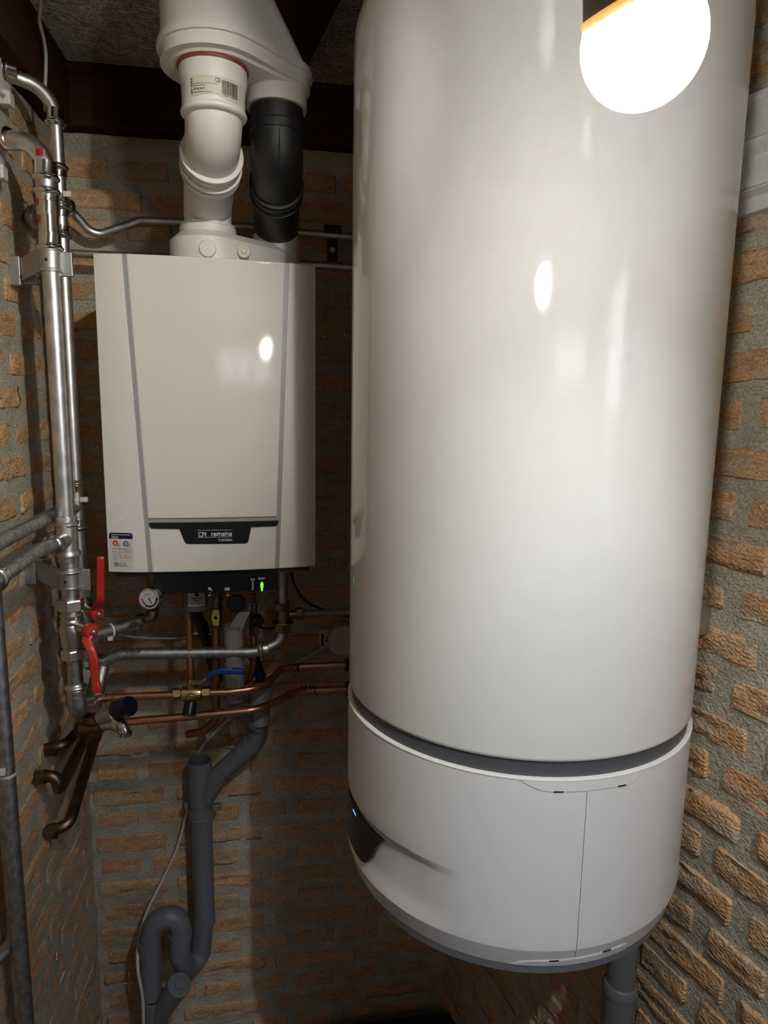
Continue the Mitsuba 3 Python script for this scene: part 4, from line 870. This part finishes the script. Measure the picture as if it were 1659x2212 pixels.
part(tp, 'spout', tube([V(-0.3127, 1.1720, -0.5614), V(-0.2868, 1.1500, -0.5487), V(-0.2714, 1.1350, -0.5507), V(-0.2685, 1.1300, -0.5619)], .011, bend=.02, n=24, rad=lambda t: .0095 + .0035 * math.sin(min(1, t * 1.3) * math.pi)), 'm_chrome', 60)
part(tp, 'outlet_ring', lathe([(.0095, 0), (.0112, .0006), (.0112, .0065), (.0095, .007)], V(-0.2690, 1.1300, -0.5551), -Z, n=24), 'm_chrome', 40)
part(tp, 'manifold', tube([V(-0.3734, 1.2500, -0.6047), V(-0.3328, 1.2350, -0.5914)], .0125, n=22), 'm_copperold', 50)

# old brown copper pipes leaving the left wall at the lower left
XO = -.408
for lab, w0, ww, c0, e0 in (('topmost of three old brown copper pipes curving out of the left wall', V(-0.4550, 1.2667, -0.6520), V(-0.4300, 1.2663, -0.6497), V(-0.4080, 1.2554, -0.6397), V(-0.4080, 1.3833, -0.6562)),
                        ('middle one of three old brown copper pipes at the left wall, with a hooked end', V(-0.4550, 1.2079, -0.6725), V(-0.4220, 1.1881, -0.6615), V(-0.4080, 1.2190, -0.7045), V(-0.4080, 1.4158, -0.6848)),
                        ('lowest of three old brown copper pipes curving out of the left wall', V(-0.4550, 1.2435, -0.8067), V(-0.4300, 1.2477, -0.8089), V(-0.4060, 1.2476, -0.7964), V(-0.4060, 1.4693, -0.7117))):
    r_ = .0098 if 'topmost' in lab else .0105
    k = thing('old_copper_pipe', lab, 'pipe')
    mid = V(c0[0], c0[1] - .006, c0[2])
    pts = [w0 - X * .02, V(c0[0], w0[1] + .0, w0[2] + .001), V(c0[0], c0[1] if 'hook' not in lab else w0[1], c0[2]), e0] if 'hook' in lab else [w0 - X * .02, V(c0[0], w0[1] * .5 + c0[1] * .5, c0[2]), e0]
    part(k, 'pipe', tube(pts, r_, bend=.020, n=22, steps=12), 'm_copperold', 50)
    part(k, 'socket', lathe([(r_, 0), (r_ + .0016, .001), (r_ + .0016, .020), (r_, .021)], V(XL + .003, w0[1], w0[2]), V(1, 0, .03), n=24), 'm_copperold', 40)
    part(k, 'socket', lathe([(r_, 0), (r_ + .0016, .001), (r_ + .0016, .022), (r_, .023)], e0 - unit(e0 - pts[-2]) * .03, e0 - pts[-2], n=24), 'm_copperold', 40)

# grey pipes at the far left edge
fp = thing('vertical_pipe', 'grey steel pipe running down the left wall at the left edge of the picture', 'pipe')
p = V(-0.4080, 1.0000, -0.8019)
part(fp, 'pipe', tube([V(p[0], p[1], -1.3), V(p[0], p[1], -.20)], .0112, n=24), 'm_galv', 50)
fq = thing('vertical_pipe', 'second grey steel pipe at the left edge, bending left at its foot', 'pipe')
q0 = V(-0.4218, 1.0200, -0.6967); q1 = V(-0.4269, 1.0200, -0.8249)
part(fq, 'pipe', tube([V(q0[0], 1.02, -.2), V(q0[0], 1.02, q1[2] - .02), V(-0.4599, 1.0000, -0.8684)], .0108, bend=.045, n=24), 'm_galv', 50)
k = thing('cable_tie', 'pale cable tie round the two grey pipes at the left edge', 'cable tie')
zt_ = ((-0.3989, 1.0000, -0.5491))[2]
part(k, 'strap', hull([V(p[0] + .0125 * math.cos(a), p[1] + .0125 * math.sin(a), zt_ + s) for a in np.linspace(-2.2, 1.6, 12) for s in (-.0015, .002)] + [V(q0[0] + .0125 * math.cos(a), q0[1] + .0125 * math.sin(a), zt_ - .004 + s) for a in np.linspace(1.6, 4.1, 12) for s in (-.0015, .002)]), 'm_cable')
part(k, 'head', rbox(V(-0.4103, 0.9850, -0.5367) + V(-.004, -.003, -.005), V(-0.4103, 0.9850, -0.5367) + V(.006, .003, .005), .001), 'm_whiteplastic')

# ---------------------------------------------------------------- valves and cups under the boiler
k = thing('filter_cup', 'grey plastic cup with a white PULL TO CHECK sticker under the control panel', 'cup')
cp0 = V(-0.1622, 1.2650, -0.3886)
part(k, 'cup', lathe([(.0235, .055), (.0245, .010), (.0230, .003), (.0190, 0), (.002, 0)][::-1], V(cp0[0] - .004, 1.285, cp0[2] - .002), Z, n=40), scene.setdefault('m_cup', plastic((.16, .16, .17), .3)) and 'm_cup', 40)
def wrapc(mesh2, c, r):
    v = np.array(mesh2.vertices); a = v[:, 0] / r
    return trimesh.Trimesh(np.stack([c[0] + (r + v[:, 2]) * np.sin(a), c[1] - (r + v[:, 2]) * np.cos(a), c[2] + v[:, 1]], -1), mesh2.faces, process=False)
cc = V(cp0[0] - .004, 1.285, cp0[2]); lbl = sbox(-.010, .0125, .0225, .041)
ms = [extrude(lbl.intersection(sbox(-.010 + k_ * .0033, 0, -.0067 + k_ * .0033, 1)), .0004) for k_ in range(10) if lbl.intersection(sbox(-.010 + k_ * .0033, 0, -.0067 + k_ * .0033, 1)).area > 1e-9]
lk = part(k, 'sticker', wrapc(cat(*ms), cc, .0250), 'm_paper', False, label='white sticker with arrow')
ar = [extrude(Polygon([(.0035, .041), (.0035, .0355), (.0005, .0355), (.0065, .0300), (.0125, .0355), (.0095, .0355), (.0095, .041)]), .0003), *[extrude(sbox(-.0035 + .002 * q_, .0272, -.0015 + .002 * q_, .0286), .0003) for q_ in range(10)]]
for tx_, u0, z0, w_ in (('PULL', 0, .0205, .0125), ('TO CHECK', -.006, .0148, .0245)):
    m_ = meshkit.text_mesh(tx_, .0036, .0003, True); m_.apply_scale([w_ / m_.bounds[1][0], 1, 1]); m_.apply_translation([u0, z0, 0]); ar.append(m_)
m_ = cat(*ar).subdivide_to_size(.004) if False else cat(*ar)
part(lk, 'print', wrapc(m_, cc, .0254), 'm_navy', False)
k = thing('gas_valve', 'gas valve with a small yellow handle on the copper pipe under the control panel', 'valve')
yp = V(-0.1316, 1.3150, -0.4156)
yh = [(-.0055, .0150), (-.0020, .0160), (.0020, .0160), (.0058, .0150), (.0075, 0), (.0058, -.0160), (-.0055, -.0160), (-.0076, 0)]
part(k, 'handle', place(extrude(Polygon(yh), .008), yp + V(0, .004, 0), X, Z, -Y_), 'm_yellow', False, label='yellow handle')
part(k, 'screw', lathe([(.0032, 0), (.0032, .001)], yp + V(.0003, -.004, 0), -Y_, n=14), 'm_ink')
part(k, 'body', lathe([(.007, .045), (.0095, .040), (.0095, .012), (.011, .008), (.011, -.012), (.0095, -.016), (.0095, -.028), (.0085, -.030)][::-1], V(yp[0], 1.345, yp[2]), Z, n=20), 'm_brassold', 40)
part(k, 'top_pin', tube([V(-0.1294, 1.3300, -0.3745), V(-0.1297, 1.3300, -0.3888)], .0022, n=10), 'm_brass')
k = thing('fill_valve', 'brass valve with a black faceted knob below the reset lamp', 'valve')
fp_ = V(-0.0589, 1.3600, -0.4354)
part(k, 'body', lathe([(.0075, -.030), (.0120, -.029), (.0120, -.014), (.0105, -.012), (.0095, .010), (.0062, .014), (.0062, .052)], fp_, Z, n=6), 'm_brassold', False)
part(k, 'knob', lathe([(.006, 0), (.0125, .004), (.0140, .012), (.0125, .026), (.0080, .030), (.001, .0305)], fp_ + V(.002, -.006, .004), V(.35, -1, -.05), n=8), 'm_black', False)
part(k, 'lower_nut', hexnut(fp_ + V(0, 0, -.034), Z, .0125, .014), 'm_brassold', False)

# siphon: black cap, clear funnel, grey tube
k = thing('siphon_funnel', 'clear plastic siphon funnel with round black cap hanging into the grey tube', 'siphon')
sp_ = V(-0.0913, 1.3100, -0.3878)
part(k, 'cap', lathe([(.010, -.02), (.0168, -.018), (.0178, 0), (.0168, .003), (.0150, .0035), (.0145, .0020), (.001, .0020)], sp_, V(0, -1, .12), n=36), 'm_black', 40)
A_, B_ = V(-0.0784, 1.3300, -0.4077), V(-0.0986, 1.3350, -0.4474)
def chute(off, w0, w1):
    return hull([A_ + V(s * w0 + .002, off + d, 0) for s in (-1, 1) for d in (0, .002)] + [B_ + V(s * w1, off + d, -.004) for s in (-1, 1) for d in (0, .002)])
part(k, 'chute', cat(chute(-.012, .010, .0135)), 'm_clear', False)
for s in (-1, 1):
    part(k, 'rib', hull([A_ + V(s * .010 + .002 + d, -.014 + e, 0) for d in (-.0012, .0012) for e in (0, .024)] + [B_ + V(s * .0135 + d, -.014 + e, -.004) for d in (-.0012, .0012) for e in (0, .024)]), 'm_clear', False)
part(k, 'arm', tube([V(-0.0674, 1.3350, -0.3921), V(-0.0657, 1.3350, -0.4038), V(-0.0849, 1.3380, -0.4430)], .0042, bend=.02, n=12), 'm_clear')
k = thing('siphon_tube', 'grey plastic tube standing under the clear funnel', 'drain pipe')
gt = V(-0.0994, 1.3350, -0.4396)
zlow = ((-0.1006, 1.3350, -0.5999))[2]
part(k, 'tube', lathe([(.0165, -.05), (.0168, -.002), (.0178, 0), (.0195, -.001), (.0195, -.044), (.0188, -.046), (.0188, zlow - gt[2])], V(gt[0], gt[1], gt[2]), Z, n=40, caps=False), 'm_pvclight', 40)
part(k, 'collar', lathe([(.0188, 0), (.0204, .001), (.0204, .050), (.0188, .051)], V(gt[0], gt[1], ((-0.1000, 1.3350, -0.5678))[2]), Z, n=40), 'm_pvclight', 40)
k = thing('black_hose', 'ribbed black hose ending in the grey funnel', 'hose')
part(k, 'hose', tube(list(np.linspace(V(-0.0663, 1.3750, -0.5097), V(-0.0410, 1.3600, -0.5846), 60)), .0115, n=20, rad=lambda t: .0112 + .0010 * math.sin(t * 30 * 2 * math.pi)), 'm_black', 40)
k = thing('condensate_hose', 'ribbed grey hose behind the copper pipe left of the yellow handle', 'hose')
part(k, 'hose', tube(list(np.array(rounded([V(-0.1832, 1.4000, -0.4280), V(-0.1714, 1.4200, -0.4673), V(-0.1595, 1.4400, -0.5248), V(-0.1445, 1.4500, -0.6041)], .1, 20))), .0125, n=18, rad=lambda t: .0125 + .0008 * math.sin(t * 44 * 2 * math.pi)), 'm_blackmat', 40)

# grey drain pipe on the back wall
dp = thing('drain_pipe', 'grey plastic drain pipe with trap on the back wall below the boiler', 'drain pipe')
YD = 1.45; RD = .0250
fun = V(-0.0500, 1.3750, -0.5833)
part(dp, 'funnel', lathe([(.0215, 0), (.0240, -.001), (.0240, -.040), (.0215, -.046), (.0200, -.090)], fun, Z, n=40, caps=False), 'm_pvclight', 40)
part(dp, 'slanted_pipe', tube([V(-0.1020, 1.3450, -0.5922), V(-0.0941, 1.3600, -0.6250), V(-0.0529, 1.3900, -0.6869)], .0195, bend=.03, n=32), 'm_pvc', 50)
c1_, c2_, c3_ = V(-0.0517, 1.3850, -0.6126), V(-0.0581, 1.4100, -0.7281), V(-0.1730, 1.4450, -0.8508)
part(dp, 'diagonal_pipe', tube([c1_, c2_, c3_], .0215, bend=.045, n=36, steps=12), 'm_pvc', 50)
u_ = unit(c3_ - c2_)
part(dp, 'elbow_socket', lathe([(.0215, 0), (.0236, .001), (.0236, .034), (.0215, .035)], c2_ + u_ * .014, u_, n=36), 'm_pvc', 40)
part(dp, 'elbow_socket', lathe([(.0215, 0), (.0236, .001), (.0236, .026), (.0215, .027)], c2_ - Z * (-.028), Z, n=36), 'm_pvc', 40)
vt = V(-0.1873, 1.4500, -0.7908); vx = vt[0]
zt0, zt1 = vt[2], ((-0.1903, 1.4500, -0.9071))[2]
part(dp, 'branch_top', lathe([(.0225, -.05), (.0228, -.001), (.0252, 0), (.0262, -.002), (.0262, zt1 - zt0 + .012), (.0250, zt1 - zt0 + .010)], V(vx, YD, zt0), Z, n=44, caps=False), 'm_pvc', 40)
part(dp, 'branch_arm', tube([V(vx, YD, ((-0.1900, 1.4500, -0.8957))[2]), c3_ + (c2_ - c3_) * .22], .0235, n=36), 'm_pvc', 50)
zk = ((-0.1976, 1.4500, -1.1806))[2]
part(dp, 'downpipe', tube([V(vx, YD, zt1 + .02), V(vx, YD, zk)], .0235, n=40), 'm_pvc', 50)
part(dp, 'trap', tube([V(vx, YD, zk + .01), V(-0.1994, 1.4500, -1.2903), V(-0.2275, 1.4150, -1.2889), V(-0.2354, 1.3850, -1.2176), V(-0.2312, 1.3850, -1.1460), V(-0.2483, 1.3850, -1.1188), V(-0.2862, 1.3850, -1.1306), V(-0.2975, 1.3850, -1.1707), V(-0.2989, 1.3850, -1.3157)], .0232, bend=[.045, .035, .03, .03, .04, .03, .06], n=36, steps=10), 'm_pvc', 50)
for c_, d_ in ((V(vx, YD, zk), -Z), (V(-0.2324, 1.3850, -1.1829), Z), (V(-0.2996, 1.3850, -1.1751), -Z)):
    part(dp, 'joint_ring', lathe([(.0232, 0), (.0250, .0006), (.0250, .018), (.0232, .0186)], c_, d_, n=40), 'm_pvc', 40)
zf = ((-0.2970, 1.3850, -1.3184))[2]; fx0 = ((-0.2970, 1.3850, -1.3184))[0]
part(dp, 'foot', lathe([(.0235, 0), (.0275, -.001), (.0280, -.05), (.0275, ZF - zf + .001)], V(fx0 + .004, 1.385, zf), Z, n=40, caps=False), 'm_pvc', 40)
pl0, pl1 = V(fx0 + .004, 1.385, zf - .06), V(-0.2360, 1.3500, -1.2700)
part(dp, 'side_port', tube([pl0, pl1], .0235, n=36), 'm_pvc', 40)
part(dp, 'port_plug', lathe([(.0235, 0), (.0262, .001), (.0262, .010), (.0180, .011), (.0180, .008), (.0100, .008), (.0100, .012), (.001, .012)], pl1, pl1 - pl0, n=36), 'm_pvc', 40)
k = thing('pipe_clamp', 'grey plastic clamp holding the drain pipe to the back wall', 'pipe clamp')
zz = ((-0.1897, 1.4500, -0.9209))[2]
part(k, 'ring', lathe([(.0235, 0), (.0275, .0006), (.0275, .006), (.0258, .0075), (.0258, .012), (.0275, .0135), (.0275, .019), (.0235, .0195)], V(vx, YD, zz - .01), Z, n=44), 'm_pvc', 40)
part(k, 'ear', rbox(V(vx + .024, YD - .006, zz + .006), V(vx + .044, YD + .008, zz + .020), .002), 'm_pvc')
part(k, 'ear', rbox(V(vx - .040, YD + .010, zz + .006), V(vx - .024, YD + .022, zz + .020), .002), 'm_pvc')
part(k, 'wall_stud', tube([V(vx, YD + .02, zz), V(vx, YB, zz)], .005, n=10), 'm_bracket')

# white cables
solo('power_cable', 'white cable hanging from the socket behind the pipes and down past the drain pipe', 'cable',
     tube([V(0.1015, 1.5150, -0.5585), V(0.0300, 1.5150, -0.5953), V(-0.0238, 1.5120, -0.6156), V(-0.0828, 1.5120, -0.6560), V(-0.1210, 1.5120, -0.7181), V(-0.1966, 1.5120, -0.7966), V(-0.2168, 1.5050, -0.9104), V(-0.2505, 1.5000, -1.0376), V(-0.2944, 1.4800, -1.1244), V(-0.3161, 1.4400, -1.1521), V(-0.3248, 1.3850, -1.1894), V(-0.3212, 1.3600, -1.2247), V(-0.3130, 1.3600, -1.2894), V(-0.3141, 1.3600, -1.4190)], .0036, bend=[.1, .1, .1, .1, .08, .12, .25, .25, .15, .15, .15, .1], n=12), 'm_cable', 50)
solo('thin_cable', 'thin white wire running from the short pipe to behind the brown copper pipes', 'cable',
     tube([V(-0.3162, 1.3000, -0.4379), V(-0.2973, 1.3400, -0.4592), V(-0.2580, 1.3900, -0.4812), V(-0.2105, 1.4200, -0.4937), V(-0.1872, 1.4200, -0.4832), V(-0.1680, 1.4200, -0.4829), V(-0.1507, 1.4200, -0.4877), V(-0.1296, 1.4200, -0.4936)], .0022, bend=.1, n=10), 'm_cable', 50)
solo('thin_cable', 'thin pale wire behind the black faceted knob', 'cable', tube([V(-0.0370, 1.4500, -0.4081), V(-0.0559, 1.4600, -0.4485), V(-0.0644, 1.4600, -0.4769)], .0016, bend=.1, n=8), 'm_cable', 50)
solo('black_cable', 'black cable curving down from the boiler behind the drop pipe', 'cable', tube([V(0.0171, 1.4000, -0.3378), V(0.0230, 1.4200, -0.3806), V(0.0501, 1.4600, -0.4346), V(0.1146, 1.4900, -0.4708), V(0.2021, 1.5000, -0.4936)], .0030, bend=.1, n=10), 'm_black', 50)
solo('black_cable', 'black cable loop between the black knob and the brass tee', 'cable', tube([V(-0.0566, 1.3900, -0.4593), V(-0.0448, 1.4100, -0.4736), V(-0.0263, 1.4200, -0.4797), V(-0.0074, 1.4200, -0.4731)], .0026, bend=.06, n=10), 'm_black', 50)
k = thing('socket_box', 'white wall socket box with round plug half hidden behind the tank', 'socket')
sb = V(0.0833, 1.5000, -0.5613); sc = V(0.0876, 1.5000, -0.5142)
part(k, 'plate', rbox(V(sb[0], 1.505, sb[2]), V(sb[0] + .16, YB, sc[2]), .007), 'm_whiteplastic')
part(k, 'round_plug', lathe([(.035, -.035), (.0365, -.004), (.0350, 0), (.030, .0015), (.001, .002)], V(0.1371, 1.4750, -0.5330), -Y_, n=44), 'm_whiteplastic', 40)
part(k, 'slot', rbox(V(0.0867, 1.5030, -0.5546) + V(.001, 0, 0), V(0.0942, 1.5030, -0.5245) + V(0, .003, 0), .0008), 'm_black')
part(k, 'emblem', place(cat(extrude(Point(0, 0).buffer(.005), .0004), extrude(Polygon([(-.007, -.005), (.007, -.005), (.004, -.009), (-.006, -.009)]), .0004)), V(0.1040, 1.5045, -0.5344), X, Z, -Y_), 'm_ink', False)

# right wall: white trunking, drain pipe; dark blue box on the floor
k = thing('trunking', 'white ribbed plastic trunking on the brick wall right of the tank', 'trunking')
def along_wall(prof, u0, u1):
    q_ = extrude(Polygon(prof), u1 - u0); v = np.array(q_.vertices)
    return trimesh.Trimesh(NR * CR - NR[None] * v[:, :1] + Z[None] * v[:, 1:2] + UR[None] * (u0 + v[:, 2:]), q_.faces, process=False)
def sprof(z0, z1, d): # rib with a rounded upper lip and hollow face
    h = z1 - z0
    return [(-.004, z0), (d * .50, z0), (d * .60, z0 + h * .03), (d * .62, z0 + h * .10), (d * .55, z0 + h * .40), (d * .50, z0 + h * .60), (d * .52, z0 + h * .68), (d * .66, z0 + h * .74), (d * .88, z0 + h * .79), (d, z0 + h * .86), (d * .98, z0 + h * .94), (d * .88, z1 - h * .01), (d * .70, z1), (-.004, z1)]
for z0, z1, d in ((.3215, .3745, .026), (.2665, .3205, .032), (.2380, .2650, .028)):
    mm = along_wall(sprof(z0, z1, d), -.1, .735)
    if mm.volume < 0: mm.invert()
    part(k, 'rail', mm, 'm_trunking', 25)
k = thing('drain_pipe', 'dark grey drain pipe standing in the shade below the white tank', 'drain pipe')
dq = V(0.5199, 0.8602, -0.8942)
part(k, 'pipe', tube([V(dq[0], dq[1], -1.45), V(dq[0], dq[1], -.615)], .0225, n=36), 'm_pvc', 50)
zq = ((0.5199, 0.8602, -0.8942))[2]
part(k, 'socket', lathe([(.0225, .03), (.0250, .028), (.0262, .022), (.0275, .018), (.0275, .012), (.0255, .008), (.0255, -.24), (.0225, -.25)], V(dq[0], dq[1], zq - .02), Z, n=36), 'm_pvc', 40)
k = thing('storage_box', 'low dark blue box on the floor against the back wall', 'box')
y0_, zt_ = 1.27, ((0.4591, 1.4900, -1.5594))[2]
xa, xb = .10, .43
part(k, 'body', rbox(V(xa + .006, y0_ + .006, ZF), V(xb - .006, 1.485, zt_ - .01), .01), 'm_darkblue')
part(k, 'rim', rbox(V(xa, y0_, zt_ - .022), V(xb, 1.49, zt_), .006), 'm_darkblue')

# bare tree outside the rear window, mirrored in the boiler front
k = thing('bare_tree', 'bare winter tree outside the rear window, seen mirrored in the boiler front', 'tree')
part(k, 'trunk', tube([V(.62, -4.4, -1.7), V(.60, -4.4, -.3), V(.56, -4.42, .25)], .05, n=12), 'm_bark')
r6 = random.Random(12)
for a_ in (-1.15, -.8, -.5, -.25, .0, .3, .6, .95):
    b0_ = V(.58 + r6.uniform(-.03, .03), -4.4, r6.uniform(-.15, .15)); L_ = r6.uniform(.7, 1.1)
    m0_ = b0_ + V(math.sin(a_) * L_ * .5, r6.uniform(-.1, .1), math.cos(a_) * L_ * .35); e0_ = m0_ + V(math.sin(a_ * .7) * L_ * .5, r6.uniform(-.1, .1), L_ * .5)
    part(k, 'branch', tube([b0_, m0_, e0_], .016, bend=.3, n=8), 'm_bark')

# ---------------------------------------------------------------- the lamp in front of the tank
LD = unit(V(0.1685, 0.3220, 0.1698)); LP = LD * .40; BR = .0283
ax = V(.489, .189, -.852)       # bulb axis, from cap to dome
up_ = -ax
lamp = thing('pendant_lamp', 'glowing frosted light bulb hanging in front of the white tank', 'lamp')
a0 = math.acos(.57)
dome = [(BR * math.sin(t), BR * math.cos(t)) for t in np.linspace(a0, math.pi, 30)]
part(lamp, 'dome', lathe([(r, -z) for r, z in dome][::-1], LP, ax, n=56, caps=False) if False else lathe(dome[::-1], LP, up_, n=56, caps=False), {'type': 'diffuse', 'reflectance': rgb((.8, .8, .8))}, 60, label='glowing frosted dome', emitter=glow(BULB_RADIANCE))
nk = BR * math.sin(a0)
part(lamp, 'neck', lathe([(nk, BR * .57), (nk * .97, BR * .62), (nk * .80, BR * 1.05), (nk * .60, BR * 1.7), (.0135, BR * 2.1), (.0135, BR * 2.2), (.001, BR * 2.2)], LP, up_, n=48, caps=False), 'm_bulbneck', 40, label='grey neck')
part(lamp, 'collar', lathe([(nk * 1.0, BR * .565), (nk * 1.012, BR * .58), (nk * 1.006, BR * .69), (nk * .96, BR * .70)], LP, up_, n=48, caps=False), {'type': 'diffuse', 'reflectance': rgb((.62, .36, .10))}, 40, label='added amber ring imitating glow at the dome edge', emitter=glow((.75, .33, .06), .03))  # made-up ring: colour and emission imitate the bulb's orange edge glow
sk = LP + up_ * BR * 2.15
part(lamp, 'socket', lathe([(.001, 0), (.0175, 0), (.0180, .002), (.0180, .038), (.0150, .046), (.006, .050), (.001, .05)], sk, up_, n=32, caps=False), 'm_black', 40)
top = sk + up_ * .05
part(lamp, 'cord', tube([top, top + up_ * .05, V(top[0] + up_[0] * .09, top[1] + up_[1] * .09, ZC + .004)], .0032, bend=.05, n=12), 'm_black', 40)

# the two added helper lamps, not part of the room: black cans with a frosted disc deep inside
for (at_, aim_, len_, mr, rad_), lab_ in zip(ADDED_SPOTS, ('added unseen spot lamp brightening the boiler side', 'added unseen spot lamp brightening the foot of the white tank')):
    SP, SA = V(at_), unit(aim_)
    a_ = .052 - len_                      # the disc lies len_ behind the mouth
    spot = thing('spot_lamp', lab_, 'lamp')
    part(spot, 'can', lathe([(.001, a_ - .024), (mr * .65, a_ - .022), (mr + .0015, a_ - .008), (mr + .0025, .052), (mr + .0007, .052), (mr - .0003, a_ - .002), (.001, a_ - .002)], SP, SA, n=40, caps=False), 'm_blackmat', 40)
    part(spot, 'disc', lathe([(.013, 0), (.001, .0002)], SP + SA * a_, SA, n=32, caps=False), {'type': 'diffuse', 'reflectance': rgb((.8, .8, .8))}, False, label='glowing disc of the added lamp', emitter=glow(rad_))
    part(spot, 'stem', tube([SP + SA * (a_ - .02), SP + V(.02, -.13, .03), V(SP[0] + .02, SP[1] - .13, ZC + .004)], .006, bend=.03, n=14), 'm_blackmat', 40)
